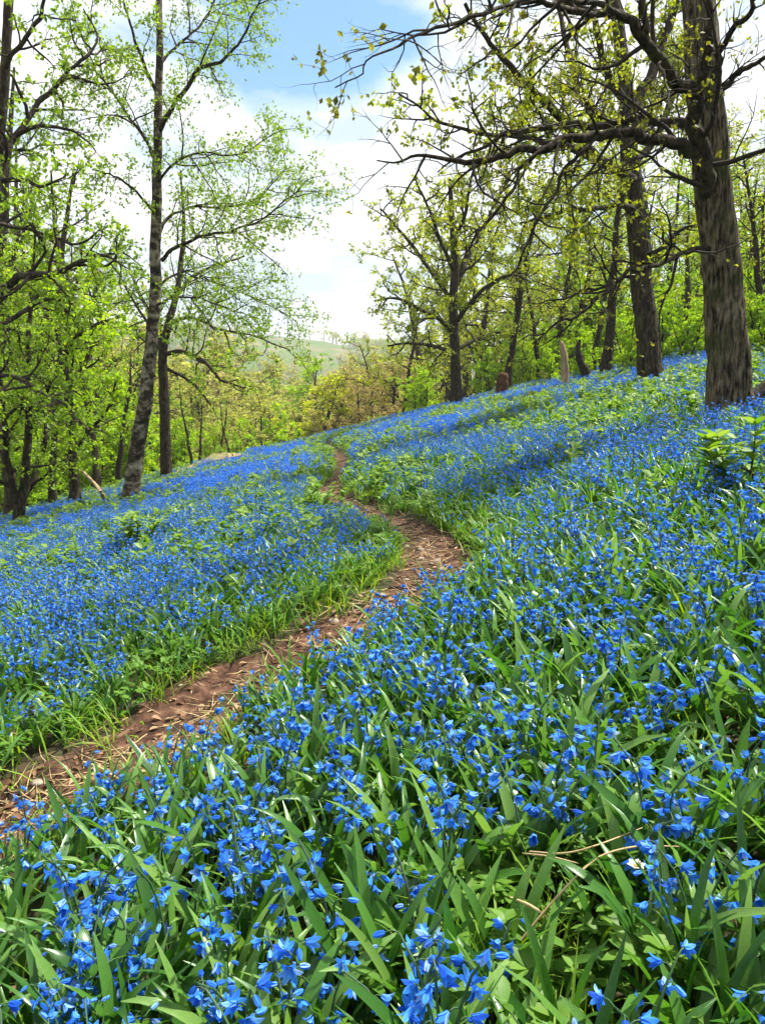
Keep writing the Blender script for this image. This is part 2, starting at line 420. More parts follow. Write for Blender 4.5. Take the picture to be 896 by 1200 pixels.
def build_path():
    C = catmull(PATHC[::2], 8)
    T = np.gradient(C, axis=0); T /= np.linalg.norm(T, axis=1)[:, None] + 1e-9
    Nn = np.stack([T[:, 1], -T[:, 0]], 1)
    s = np.concatenate([[0], np.cumsum(np.linalg.norm(np.diff(C, axis=0), axis=1))])
    cols = np.linspace(-1, 1, 15)
    nar = 0.50 + 0.50 * (1 - sstep(2.4, 6.0, np.hypot(C[:, 0], C[:, 1])))
    wl = nar * (0.33 + 0.16 * (fbm(s * 2.2, s * 0 + 3, 5) - 0.5)); wr = nar * (0.33 + 0.16 * (fbm(s * 2.2, s * 0 + 9, 6) - 0.5))
    V = np.zeros((len(C), len(cols), 3))
    for k, c in enumerate(cols):
        ww = np.where(c < 0, wl, wr) * c
        P = C + Nn * ww[:, None]
        V[:, k, :2] = P
        V[:, k, 2] = height(P[:, 0], P[:, 1]) + 0.018 - 0.03 * abs(c) ** 6 + 0.02 * (fbm(P[:, 0] * 6, P[:, 1] * 6, 31, 3) - 0.5)
    n = len(cols)
    i, j = np.meshgrid(np.arange(len(C) - 1), np.arange(n - 1), indexing='ij')
    Q = np.stack([i * n + j, i * n + j + 1, (i + 1) * n + j + 1, (i + 1) * n + j], -1).reshape(-1, 4)
    o = link('path', quads_mesh('path', V.reshape(-1, 3), Q[:, ::-1], [M_PATH]))
    o['kind'] = 'structure'; o['label'] = 'narrow trodden earth path winding up through the bluebells'
build_path()

# ------------------------------------------------------------------ tree builder
def tube(acc, P, R, m=0, sides=None, knobs=0.0, seed=0):
    P = np.asarray(P, float); R = np.asarray(R, float)
    if sides is None:
        r = R.max(); sides = 14 if r > 0.12 else 9 if r > 0.05 else 6 if r > 0.02 else 4 if r > 0.008 else 3
    T = np.gradient(P, axis=0); T /= np.linalg.norm(T, axis=1)[:, None] + 1e-12
    ref = np.array([0.0, 1, 0]) if abs(T[:, 2]).mean() > 0.7 else UP
    A = np.cross(T, ref); A /= np.linalg.norm(A, axis=1)[:, None] + 1e-12
    B = np.cross(T, A)
    th = np.linspace(0, 2 * math.pi, sides, endpoint=False)
    RR = R[:, None] * np.ones(sides)[None]
    if knobs:
        s = np.arange(len(P))
        RR = RR * (1 + knobs * (vnoise(s[:, None] * 0.55 + 0 * th, np.cos(th)[None] * 1.4 + np.sin(th)[None] * 2.3 + 0 * s[:, None] + 5, seed) - 0.5) * 2)
    V = P[:, None] + RR[..., None] * (np.cos(th)[None, :, None] * A[:, None] + np.sin(th)[None, :, None] * B[:, None])
    n = len(P)
    i, j = np.meshgrid(np.arange(n - 1), np.arange(sides), indexing='ij'); j2 = (j + 1) % sides
    Q = np.stack([i * sides + j, i * sides + j2, (i + 1) * sides + j2, (i + 1) * sides + j], -1).reshape(-1, 4)
    acc.add(V.reshape(-1, 3), Q, m)

def rot_to(t, ang, az):
    """A direction ANG away from T, at azimuth AZ around it."""
    a = np.cross(t, UP if abs(t[2]) < 0.9 else np.array([1.0, 0, 0])); a /= np.linalg.norm(a) + 1e-12
    b = np.cross(t, a)
    d = t * math.cos(ang) + (a * math.cos(az) + b * math.sin(az)) * math.sin(ang)
    return d / np.linalg.norm(d)

def shoot(rng, p, d, Ln, r0, nseg, wander, trop, r1=None):
    P = [np.array(p, float)]; d = np.array(d, float)
    st = Ln / nseg
    for k in range(nseg):
        d = d + rng.normal(0, wander, 3) + UP * trop
        d /= np.linalg.norm(d)
        P.append(P[-1] + d * st)
    t = np.linspace(0, 1, nseg + 1)
    return np.array(P), r0 * (1 - t) ** 0.85 + (r1 if r1 else 0.12 * r0)

def spread_twigs(rng, acc, leaves, axis, lv, spec, m):
    """Side shoots along AXIS = (points, radii), level LV of SPEC; the tips of the last level carry leaves."""
    P, R = axis
    seg = np.linalg.norm(np.diff(P, axis=0), axis=1); s = np.concatenate([[0], np.cumsum(seg)]); Ln = s[-1]
    sp = spec[lv]
    n = max(1, int(round(sp['n'] * Ln * rng.uniform(0.8, 1.2)))) if sp.get('per_m', True) else sp['n']
    az = rng.uniform(0, 6.28)
    for k in range(n):
        t = sp['t0'] + (sp.get('t1', 1.0) - sp['t0']) * (k + rng.uniform(0.1, 0.9)) / n
        q = t * Ln
        i = min(np.searchsorted(s, q, 'right') - 1, len(seg) - 1)
        f = (q - s[i]) / (seg[i] + 1e-9)
        p = P[i] * (1 - f) + P[i + 1] * f; r = R[i] * (1 - f) + R[i + 1] * f
        d = (P[i + 1] - P[i]) / (seg[i] + 1e-9)
        az += 2.4 + rng.uniform(-0.6, 0.6)
        dd = rot_to(d, math.radians(rng.uniform(*sp['ang'])), az)
        if 'flat' in sp: dd[2] = dd[2] * sp['flat'] + sp.get('lift', 0); dd /= np.linalg.norm(dd)
        cl = sp['len'] * rng.uniform(0.6, 1.25) * (Ln if sp.get('rel', True) else 1) * (1 - sp.get('taper', 0.5) * t)
        cr = min(r * 0.75, max(sp.get('rmin', 0.0016), cl * sp['rad']))
        ax = shoot(rng, p, dd, cl, cr, sp['seg'], sp['wander'], sp['trop'])
        tube(acc, ax[0], ax[1], m)
        if lv + 1 < len(spec):
            spread_twigs(rng, acc, leaves, ax, lv + 1, spec, m)
        else:
            leaves.append(ax[0])
    if lv == len(spec) - 1 and sp.get('tip', True):
        leaves.append(P[-3:])

def leaf_quads(rng, tips, per, size, jit, droop=0.0):
    """Folded four-cornered leaves set along the tips."""
    if not tips: return np.zeros((0, 3)), np.zeros((0, 4), int)
    C = []
    for P in tips:
        k = rng.poisson(per / 3.0)
        if k == 0: continue
        u = rng.uniform(0.15, 1.0, k) * (len(P) - 1)
        i = np.minimum(u.astype(int), len(P) - 2); f = (u - i)[:, None]
        C.append(P[i] * (1 - f) + P[i + 1] * f)
    if not C: return np.zeros((0, 3)), np.zeros((0, 4), int)
    C = np.vstack(C)
    C = np.repeat(C + rng.normal(0, jit * 0.45, C.shape), rng.integers(2, 5, len(C)), axis=0)      # leaves open in small bunches
    n = len(C)
    C = C + rng.normal(0, size * 0.12, (n, 3))
    D = rng.normal(0, 1, (n, 3)); D[:, 2] -= droop; D /= np.linalg.norm(D, axis=1)[:, None]
    Nn = rng.normal(0, 1, (n, 3)) + np.array([0, 0, 0.8]); W = np.cross(D, Nn); W /= np.linalg.norm(W, axis=1)[:, None] + 1e-9
    Nn = np.cross(W, D)
    z = size * rng.uniform(0.55, 1.25, n)[:, None]
    a = C; b = C + D * z * 0.5 + W * z * 0.33 + Nn * z * 0.1; c = C + D * z; d = C + D * z * 0.5 - W * z * 0.33 + Nn * z * 0.1
    V = np.stack([a, b, c, d], 1).reshape(-1, 3)
    return V, np.arange(4 * n).reshape(-1, 4)

SPEC_OAK = [dict(n=4.2, t0=0.08, ang=(35, 75), len=0.30, taper=0.45, rad=0.016, seg=7, wander=0.20, trop=0.03),
            dict(n=6.0, t0=0.15, ang=(30, 70), len=0.42, taper=0.4, rad=0.012, seg=5, wander=0.22, trop=0.02),
            dict(n=7.0, t0=0.2, ang=(30, 70), len=0.45, taper=0.4, rad=0.010, seg=3, wander=0.25, trop=0.03)]
SPEC_BIRCH = [dict(n=4.6, t0=0.12, ang=(30, 60), len=0.36, taper=0.4, rad=0.013, rmin=0.010, seg=7, wander=0.13, trop=-0.03),
              dict(n=7.0, t0=0.1, ang=(25, 60), len=0.55, taper=0.4, rad=0.008, rmin=0.005, seg=6, wander=0.15, trop=-0.14)]

def limb_world(pts, seed, n=6, wob=0.03):
    """pts = [(px, py, Y, radius)] -> smooth world polyline with radii."""
    W = np.array([[*pix(a, b, c), r] for a, b, c, r in pts])
    Cc = catmull(W, n)
    k = np.arange(len(Cc))
    am = wob * np.minimum(1, k / 4.0); k = k * 6.0 / n
    for ax in range(3):
        Cc[:, ax] += am * (fbm(k * 0.33, k * 0 + ax * 7.3, seed, 2) - 0.5) * 2
    return Cc[:, :3], np.maximum(Cc[:, 3], 0.002)

def ridged(V, P, sides, amp, seed):
    """Pushes a trunk's surface in and out in long furrows."""
    V = V.reshape(len(P), sides, 3); D = V - P[:, None]
    r = np.linalg.norm(D, axis=2, keepdims=True)
    th = np.linspace(0, 2 * math.pi, sides, endpoint=False)
    hgt = P[:, 2] - P[0, 2]
    zz = hgt[:, None] + 0 * th[None]
    warp = th[None] + 0.5 * (fbm(zz * 1.3, 0 * zz + th[None], seed + 5, 2) - 0.5)
    f = np.abs(2 * fbm(np.cos(warp) * 5.5 + 9, np.sin(warp) * 5.5 + zz * 1.1, seed, 3) - 1)
    but = 0.17 * np.exp(-zz / 0.22) * np.sin(5 * th[None] + 1.0)           # buttress roots
    k = 1 + amp / np.maximum(r[..., 0], 0.02) * (f - 0.25) + but + 0.12 * (fbm(np.cos(th)[None] * 1.2 + 3 + 0 * zz, np.sin(th)[None] * 1.2 + zz * 0.6, seed + 9, 2) - 0.5)
    return (P[:, None] + D * k[..., None]).reshape(-1, 3)

def hero_tree(name, label, cat, base, trunk, limbs, spec, bark, leafm, per, size, jit, seed, trunk_spec=None, group=None, droop=0.2, flare=1.5, knobs=0.07, ridge=0.0):
    """A tree traced limb by limb: an empty at the foot, its trunk, each main limb with its twigs, and its leaves."""
    rng = np.random.default_rng(seed)
    SIDES = 72 if ridge else 22
    root = thing(name, label, cat, tuple(base), group)
    b = np.array(base)
    P, R = limb_world(trunk, seed, 40 if ridge else 8, 0.02)
    hgt = P[:, 2] - P[0, 2]
    R = R * (1 + (flare - 1) * np.exp(-hgt / 0.28))
    P2 = np.vstack([P[0] - UP * 0.35, P]); R2 = np.concatenate([[R[0] * 1.15], R])
    a = Acc(); tube(a, P2 - b, R2, 0, SIDES, 0 if ridge else knobs, seed)
    if ridge: a.V[0] = ridged(a.V[0], P2 - b, SIDES, ridge, seed)
    leaves = []
    if trunk_spec:
        spread_twigs(rng, a, leaves, (P, R), 0, trunk_spec, 1)
    part('trunk', a.mesh('trunk', [bark, M_TWIG]), root)
    for tt in leaves: tt -= b
    a2 = None
    allv = [leaf_quads(rng, leaves, per, size, jit, droop)]
    # shift the twig vertices that were grown in world space
    if trunk_spec:
        me = KIDS[root.name][0].data
        co = np.zeros(len(me.vertices) * 3, np.float32); me.vertices.foreach_get('co', co); co = co.reshape(-1, 3)
        nt_ = len(P2) * SIDES
        co[nt_:] -= b.astype(np.float32); me.vertices.foreach_set('co', co.ravel()); me.update()
    for k, lb in enumerate(limbs):
        P, R = limb_world(lb, seed + 31 * k + 1, 6, 0.05)
        P = P - b
        a = Acc(); tube(a, P, R, 0, None, 0.1, seed + k)
        leaves = []
        spread_twigs(rng, a, leaves, (P, R), 0, spec, 1)
        part('limb', a.mesh('limb', [M_BARKD, M_TWIG]), root)
        allv.append(leaf_quads(rng, leaves, per, size, jit, droop))
    acc = Acc()
    for V, Q in allv:
        if len(V): acc.add(V, Q)
    if acc.n:
        part('crown', acc.mesh('crown', [leafm], False), root)
    return root

# --- great tree on the right
b1 = ground_hit(855, 501); Y1 = b1[1]; b1[2] = H(b1[0], b1[1])
def r_at(wpx, Y): return 0.5 * wpx * Y / F
def TR(pts, Y): return [(x, y, Y + dy, r_at(wd, Y)) for x, y, wd, dy in pts]
def LB(pts, Y): return [(x, y, Y + dy, r_at(wd, Y + dy)) for x, y, wd, dy in pts]
hero_tree('deciduous_tree', 'massive grey brown trunk rising beside the fallen log, long dark limbs', 'tree', b1,
    TR([(858, 502, 44.7, 0), (853, 420, 41.4, 0), (848, 350, 39.7, 0), (839, 250, 38.1, 0), (831, 160, 36.4, 0.02), (823, 60, 34.8, 0.05), (817, -20, 33.1, 0.1), (800, -200, 33.1, 0.2), (780, -420, 24.8, 0.3)], Y1),
    [LB([(822, 178, 17.3, -0.2), (795, 172, 13.7, -0.35), (760, 162, 12.2, -0.5), (720, 158, 10.8, -0.6), (680, 160, 10.1, -0.7), (635, 173, 8.6, -0.9), (585, 182, 7.2, -1.0), (540, 186, 5.8, -1.1), (490, 181, 3.6, -1.2), (440, 190, 1.5, -1.3)], Y1),
     LB([(826, 150, 14.4, 0.2), (790, 145, 10.8, 0.4), (745, 138, 8.6, 0.6), (700, 146, 7.9, 0.8), (650, 148, 6.5, 1.0), (600, 156, 5.8, 1.2), (560, 172, 3.6, 1.3), (510, 200, 1.5, 1.4)], Y1),
     LB([(840, 275, 21.6, 0.02), (834, 232, 21.6, -0.10), (823, 185, 18.7, -0.22), (815, 140, 16.6, -0.34), (812, 110, 14.4, -0.5), (795, 96, 13.7, -0.6), (772, 70, 13.0, -0.8), (757, 48, 11.5, -0.9), (735, 22, 10.1, -1.1), (700, 12, 7.9, -1.3), (660, 10, 6.5, -1.5), (620, -5, 5.0, -1.7), (560, -30, 2.9, -1.9)], Y1),
     LB([(816, 112, 11.5, -0.4), (826, 78, 9.4, -0.5), (832, 45, 8.6, -0.6), (828, 10, 7.9, -0.7), (820, -40, 6.5, -0.8), (790, -120, 4.3, -1.0)], Y1),
     LB([(757, 48, 9.4, -0.9), (751, 20, 7.9, -1.0), (748, -15, 7.2, -1.0), (735, -70, 5.0, -1.1), (700, -140, 2.9, -1.2)], Y1),
     LB([(836, 92, 9.4, -0.2), (846, 60, 7.9, -0.4), (864, 32, 6.5, -0.6), (888, -2, 5.8, -0.8), (930, -60, 3.6, -1.0)], Y1),
     LB([(842, 105, 10.1, 0.1), (858, 92, 6.5, 0.0), (875, 80, 5.8, -0.1), (890, 76, 5.0, -0.2), (905, 62, 4.3, -0.3), (950, 40, 2.2, -0.4)], Y1),
     LB([(842, 290, 8.6, 0.0), (815, 294, 5.8, -0.15), (800, 296, 5.0, -0.3), (765, 309, 4.7, -0.6), (738, 319, 4.3, -0.8), (712, 338, 3.6, -1.0), (690, 358, 3.6, -1.1), (655, 378, 2.9, -1.2), (610, 398, 1.5, -1.3)], Y1),
     LB([(760, 310, 4.3, -0.55), (735, 325, 3.6, -0.5), (700, 340, 2.9, -0.45), (660, 345, 2.2, -0.4), (625, 355, 1.5, -0.3)], Y1),
     LB([(640, 172, 5.0, -0.9), (612, 195, 3.6, -1.0), (590, 235, 3.6, -1.1), (560, 275, 2.9, -1.2), (535, 320, 1.5, -1.3)], Y1),
     LB([(700, 159, 5.8, -0.65), (672, 185, 4.3, -0.8), (650, 225, 3.6, -0.9), (620, 280, 2.9, -1.0), (600, 330, 1.5, -1.1)], Y1),
     LB([(735, 22, 6.5, -1.1), (690, 0, 5.8, -1.6), (640, -10, 5.0, -2.0), (570, 15, 4.3, -2.4), (500, 40, 3.6, -2.7), (440, 70, 2.2, -3.0), (400, 100, 1.5, -3.1)], Y1)],
    [dict(SPEC_OAK[0], n=6.0, len=0.32, rad=0.016, rmin=0.008, wander=0.17), dict(SPEC_OAK[1], n=8.0, len=0.50, rmin=0.0048), dict(SPEC_OAK[2], n=8.0, rmin=0.003)], M_BARK, M_OLIVE, 1.7, 0.040, 0.03, 11, flare=1.35, ridge=0.05)

# --- second tree on the right, forking high up
b2 = ground_hit(763, 452); Y2 = b2[1]; b2[2] = H(b2[0], b2[1])
hero_tree('deciduous_tree', 'slimmer forked tree with mossy boughs standing uphill behind the massive trunk', 'tree', b2,
    TR([(763, 452, 27, 0), (758, 400, 25, 0), (752, 340, 24, 0), (746, 270, 23, 0), (739, 205, 20, 0), (736, 165, 18, 0), (734, 130, 16, 0), (728, 60, 13, 0.3), (715, -20, 11, 0.6), (700, -130, 8, 1.0)], Y2),
    [LB([(744, 215, 15, 0), (725, 203, 13, -0.4), (703, 190, 12, -0.8), (680, 165, 11, -1.2), (655, 135, 10, -1.5), (625, 105, 8, -1.8), (600, 78, 7, -2.0), (570, 45, 5, -2.3), (545, 5, 4, -2.5)], Y2),
     LB([(736, 140, 14, 0), (748, 115, 12, 0.4), (760, 90, 11, 0.7), (775, 50, 9, 1.0), (788, 10, 8, 1.2), (800, -60, 5, 1.5)], Y2),
     LB([(737, 175, 11, 0), (715, 150, 9, 0.5), (690, 125, 8, 1.0), (675, 90, 7, 1.4), (662, 50, 6, 1.8), (650, -10, 4, 2.2)], Y2),
     LB([(742, 190, 9, 0), (765, 165, 7, 0.6), (785, 120, 6, 1.2), (800, 70, 5, 1.8), (812, 10, 3, 2.2)], Y2),
     LB([(752, 245, 8, 0), (722, 240, 6, -0.6), (690, 245, 5, -1.2), (650, 250, 4, -1.8), (610, 262, 2, -2.4)], Y2),
     LB([(733, 120, 9, 0), (712, 85, 8, -0.6), (700, 40, 7, -1.2), (690, -20, 5, -1.6), (670, -80, 3, -2.0)], Y2),
     LB([(755, 300, 6, 0), (775, 290, 5, -0.8), (800, 270, 4, -1.6), (830, 262, 2, -2.2)], Y2),
     LB([(700, 188, 8, -0.9), (660, 172, 6, -1.4), (610, 160, 5, -1.9), (560, 158, 4, -2.4), (510, 140, 3, -2.9), (470, 110, 2, -3.2)], Y2)],
    [dict(SPEC_OAK[0], rad=0.02, rmin=0.016), dict(SPEC_OAK[1], rmin=0.010), dict(SPEC_OAK[2], rmin=0.006)], M_BARKD, M_YELLOW, 6.0, 0.085, 0.09, 12, flare=1.25, ridge=0.03)

# --- third: the broad round tree at the crest
b3 = pix(535, 468, 31.0); b3[2] = H(b3[0], b3[1]); Y3 = 31.0
hero_tree('deciduous_tree', 'straight dark trunk at the crest with a broad airy olive crown against the sky', 'tree', b3,
    TR([(535, 470, 13, 0), (533, 430, 12, 0), (532, 390, 11, 0), (531, 350, 10, 0), (533, 310, 9, 0), (530, 260, 7, 0), (527, 210, 4, 0)], Y3),
    [LB([(533, 395, 6, 0), (515, 375, 5, -1), (490, 362, 4, -2), (465, 350, 3, -2.5), (440, 352, 2, -3)], Y3),
     LB([(533, 360, 6, 0), (510, 325, 5, 1), (485, 290, 4, 1.6), (462, 262, 3, 2), (445, 245, 2, 2)], Y3),
     LB([(532, 380, 6, 0), (555, 350, 5, -1), (580, 330, 4, -2), (600, 322, 3, -2.6), (622, 330, 2, -3)], Y3),
     LB([(532, 340, 6, 0), (550, 300, 5, 1), (570, 260, 4, 2), (588, 225, 3, 2.5), (600, 195, 2, 3)], Y3),
     LB([(532, 320, 5, 0), (515, 280, 4, -1), (500, 240, 3, -2), (485, 205, 2, -2.5)], Y3),
     LB([(531, 290, 5, 0), (545, 250, 4, -1.5), (552, 210, 3, -2.2), (560, 180, 2, -3)], Y3),
     LB([(534, 410, 5, 0), (558, 398, 4, 1), (585, 390, 3, 2), (610, 388, 2, 2.5)], Y3),
     LB([(534, 415, 5, 0), (508, 405, 4, 0), (480, 402, 3, 1), (455, 405, 2, 2)], Y3)],
    [dict(SPEC_OAK[0], n=2.6, len=0.36, rmin=0.035), dict(SPEC_OAK[1], n=4.0, rmin=0.02), dict(SPEC_OAK[2], n=4.5, rmin=0.012)], M_BARKD, M_YELLOW, 7.0, 0.14, 0.16, 13, flare=1.25,
    trunk_spec=[dict(n=1.6, t0=0.35, ang=(35, 70), len=0.22, taper=0.5, rad=0.012, seg=6, wander=0.15, trop=0.02), dict(SPEC_OAK[1], n=4.0), dict(SPEC_OAK[2], n=4.5)])

# --- the birch on the left
b4 = ground_hit(150, 592); Y4 = b4[1]; b4[2] = H(b4[0], b4[1])
hero_tree('birch_tree', 'tall slender birch with a dark flecked trunk leaning over the lower bluebell edge', 'tree', b4,
    TR([(151, 594, 19.5, 0), (158, 545, 17.9, 0), (166, 495, 16.4, 0), (174, 440, 14.8, 0), (179, 385, 13.3, 0), (182, 330, 12.5, 0), (183, 270, 11.7, 0), (184, 200, 10.1, 0), (186, 130, 8.6, 0), (187, 60, 7.8, 0), (186, -20, 6.2, 0.1), (188, -150, 3.9, 0.2)], Y4),
    [LB([(190, 305, 4.8, 0), (205, 290, 4.1, -0.3), (235, 277, 3.4, -0.6), (270, 270, 2.7, -0.9), (300, 262, 2.0, -1.2), (330, 240, 1.7, -1.4), (362, 208, 1.0, -1.6)], Y4),
     LB([(186, 275, 4.1, 0), (200, 252, 3.4, 0.4), (225, 243, 2.7, 0.8), (265, 242, 2.7, 1.2), (300, 232, 2.0, 1.5), (335, 195, 1.0, 1.8)], Y4),
     LB([(186, 155, 6.1, 0), (200, 130, 5.4, -0.3), (215, 108, 4.8, -0.6), (232, 80, 4.1, -0.8), (258, 72, 3.4, -1.0), (278, 52, 2.7, -1.2), (295, 20, 2.0, -1.4), (310, -15, 1.4, -1.6)], Y4),
     LB([(188, 75, 4.1, 0), (200, 60, 3.4, 0.4), (225, 40, 2.7, 0.8), (245, 15, 2.7, 1.2), (255, -20, 2.0, 1.4), (262, -80, 1.4, 1.6)], Y4),
     LB([(183, 190, 4.1, 0), (165, 155, 3.4, 0.4), (140, 120, 2.7, 0.8), (115, 85, 2.0, 1.2), (95, 40, 1.4, 1.6)], Y4),
     LB([(184, 110, 4.1, 0), (168, 70, 3.4, -0.4), (155, 30, 2.7, -0.8), (143, -10, 2.0, -1.2), (135, -60, 1.4, -1.4)], Y4),
     LB([(182, 250, 3.4, 0), (160, 225, 2.7, -0.5), (135, 205, 2.0, -1.0), (110, 200, 1.4, -1.4)], Y4),
     LB([(181, 345, 3.4, 0), (200, 322, 2.7, 0.5), (225, 320, 2.0, 1.0), (262, 335, 1.7, 1.4), (300, 350, 1.4, 1.7), (350, 378, 1.0, 1.9)], Y4),
     LB([(180, 360, 3.4, 0), (200, 350, 2.7, -0.5), (235, 350, 2.0, -1.0), (268, 362, 1.4, -1.4), (300, 372, 1.0, -1.6)], Y4),
     LB([(178, 385, 3.4, 0), (158, 355, 2.7, 0.4), (140, 322, 2.0, 0.9), (118, 300, 1.4, 1.2)], Y4),
     LB([(185, 215, 3.4, 0), (205, 190, 2.7, -0.6), (240, 178, 2.0, -1.2), (280, 180, 1.4, -1.7), (330, 150, 1.0, -2.0)], Y4)],
    SPEC_BIRCH, M_BIRCH, M_BIRCHL, 22.0, 0.06, 0.16, 14, flare=1.3, droop=0.6, ridge=0.02)

# --- the second stem behind the birch, dark and forked
b5 = ground_hit(195, 562); Y5 = min(b5[1], 24.0); b5 = pix(195, 562, Y5); b5[2] = H(b5[0], b5[1])
hero_tree('deciduous_tree', 'thin dark upright tree just behind the birch, its branches drooping over the earth bank', 'tree', b5,
    TR([(195, 562, 13, 0), (194, 520, 12, 0), (193, 470, 11, 0), (191, 420, 10, 0), (196, 385, 9, 0), (206, 350, 7, 0.2), (212, 310, 6, 0.4), (215, 260, 4, 0.5), (212, 200, 2, 0.6)], Y5),
    [LB([(193, 415, 6, 0), (215, 412, 5, -0.5), (240, 425, 4, -1.0), (258, 445, 3, -1.2), (285, 455, 2, -1.4)], Y5),
     LB([(192, 430, 5, 0), (212, 440, 4, 0.6), (232, 455, 3, 1.1), (250, 480, 2, 1.4)], Y5),
     LB([(198, 380, 5, 0), (225, 372, 4, -0.8), (255, 385, 3, -1.4), (300, 395, 2, -2.0), (340, 410, 1.2, -2.4)], Y5),
     LB([(191, 420, 6, 0), (180, 380, 5, 0.8), (165, 345, 4, 1.4), (150, 310, 2, 2.0)], Y5),
     LB([(205, 350, 5, 0.2), (225, 325, 4, 1), (250, 312, 3, 1.6), (285, 300, 2, 2.2)], Y5)],
    [dict(SPEC_OAK[0], n=3.2, len=0.42, wander=0.27, rad=0.02, rmin=0.018), dict(SPEC_OAK[1], n=4.5, rmin=0.008), dict(SPEC_OAK[2], n=5, rmin=0.008)], M_BARKD, M_BIRCHL, 5.0, 0.10, 0.12, 15, flare=1.2)

# --- trees on the left margin
YL = 15.0
bl = pix(-30, 640, YL); bl[2] = H(bl[0], bl[1])
hero_tree('deciduous_tree', 'dark mossy tree nearly out of view, its thick crooked boughs reaching towards the birch', 'tree', bl,
    TR([(-35, 640, 18.2, 0), (-30, 520, 16.8, 0), (-22, 400, 15.4, 0), (-12, 300, 14.0, 0), (-5, 200, 12.6, 0), (3, 120, 11.2, 0), (8, 50, 9.8, 0), (12, -20, 9.1, 0), (20, -160, 5.6, 0)], YL),
    [LB([(-18, 360, 11.2, 0), (5, 345, 9.1, -0.4), (22, 325, 8.4, -0.7), (45, 322, 7.7, -1.0), (75, 318, 5.6, -1.2), (100, 304, 4.9, -1.3), (125, 300, 3.5, -1.5), (150, 315, 1.4, -1.6)], YL),
     LB([(-8, 235, 8.4, 0), (5, 190, 7.7, 0.4), (25, 150, 6.3, 0.8), (48, 120, 5.6, 1.1), (75, 90, 4.2, 1.4), (100, 68, 3.5, 1.6), (113, 45, 2.1, 1.8), (100, 10, 1.4, 2)], YL),
     LB([(5, 80, 6.3, 0), (22, 55, 4.9, -0.5), (40, 30, 4.2, -0.9), (55, 0, 3.5, -1.2), (65, -50, 2.1, -1.5)], YL),
     LB([(-20, 390, 7.0, 0), (10, 375, 5.6, 0.6), (35, 360, 4.9, 1.2), (60, 350, 4.2, 1.6), (78, 365, 2.8, 2.0), (95, 390, 1.4, 2.3)], YL),
     LB([(-26, 450, 7.0, 0), (5, 440, 5.6, -0.5), (40, 455, 4.9, -1.0), (75, 475, 3.5, -1.4), (105, 505, 2.1, -1.8)], YL),
     LB([(-10, 260, 5.6, 0), (20, 265, 4.2, 0.5), (55, 275, 3.5, 1.0), (90, 285, 2.8, 1.4), (120, 265, 1.4, 1.8)], YL)],
    [dict(SPEC_OAK[0], n=3.8, len=0.42, wander=0.27, rad=0.02, rmin=0.018), dict(SPEC_OAK[1], n=5, rmin=0.008), dict(SPEC_OAK[2], n=5.5, rmin=0.007)], M_BARKD, M_BIRCHL, 6.5, 0.085, 0.09, 16)

b6 = pix(88, 588, 21.0); b6[2] = H(b6[0], b6[1])
hero_tree('deciduous_tree', 'crooked dark tree on the lower meadow edge left of the birch, among yellow green leaves', 'tree', b6,
    TR([(88, 588, 13, 0), (87, 555, 12, 0), (85, 510, 11, 0), (80, 460, 10, 0), (73, 415, 9, 0), (68, 370, 8, 0.2), (72, 320, 6, 0.3), (64, 260, 4, 0.4), (60, 200, 2, 0.5)], 21.0),
    [LB([(84, 500, 7, 0), (70, 480, 6, -0.5), (50, 460, 5, -1), (25, 450, 4, -1.5), (-5, 440, 2, -2)], 21),
     LB([(80, 465, 7, 0), (95, 435, 6, 0.6), (110, 400, 5, 1.2), (108, 360, 4, 1.6), (118, 320, 2, 2)], 21),
     LB([(75, 420, 6, 0), (90, 395, 5, -0.8), (115, 380, 4, -1.4), (140, 372, 2, -2)], 21),
     LB([(70, 385, 5, 0), (50, 360, 4, 1), (35, 330, 3, 1.8), (15, 310, 2, 2.4)], 21),
     LB([(86, 530, 5, 0), (105, 505, 4, -0.8), (125, 480, 3, -1.3), (135, 450, 2, -1.8)], 21)],
    [dict(SPEC_OAK[0], n=3.4, len=0.42, wander=0.27, rad=0.02, rmin=0.018), dict(SPEC_OAK[1], n=5, rmin=0.008), dict(SPEC_OAK[2], n=5, rmin=0.008)], M_BARKD, M_BRIGHT, 8, 0.11, 0.13, 17, flare=1.2)

b7 = pix(22, 600, 18.5); b7[2] = H(b7[0], b7[1])
hero_tree('deciduous_tree', 'many stemmed dark tree at the low meadow edge, outermost before the cut off trunk', 'tree', b7,
    TR([(22, 602, 12, 0), (28, 570, 11, 0), (33, 520, 9, 0), (36, 460, 8, 0), (34, 400, 6, 0), (38, 330, 4, 0), (42, 260, 2, 0)], 18.5),
    [LB([(24, 590, 9, 0), (40, 560, 8, 0.4), (52, 520, 7, 0.8), (62, 480, 6, 1.2), (70, 430, 4, 1.6), (85, 390, 2, 2.0)], 18.5),
     LB([(22, 595, 9, 0), (12, 560, 8, -0.3), (6, 510, 7, -0.6), (2, 460, 6, -0.9), (-6, 400, 4, -1.2), (-10, 330, 2, -1.4)], 18.5),
     LB([(34, 510, 6, 0), (45, 480, 5, -0.6), (58, 455, 4, -1.0), (70, 420, 2, -1.4)], 18.5),
     LB([(36, 450, 5, 0), (20, 425, 4, 0.6), (5, 390, 3, 1.2), (-5, 360, 2, 1.6)], 18.5)],
    [dict(SPEC_OAK[0], n=3.2, len=0.42, wander=0.27, rad=0.02, rmin=0.018), dict(SPEC_OAK[1], n=5, rmin=0.008), dict(SPEC_OAK[2], n=5, rmin=0.008)], M_BARKD, M_BIRCHL, 6, 0.10, 0.11, 18, flare=1.15)

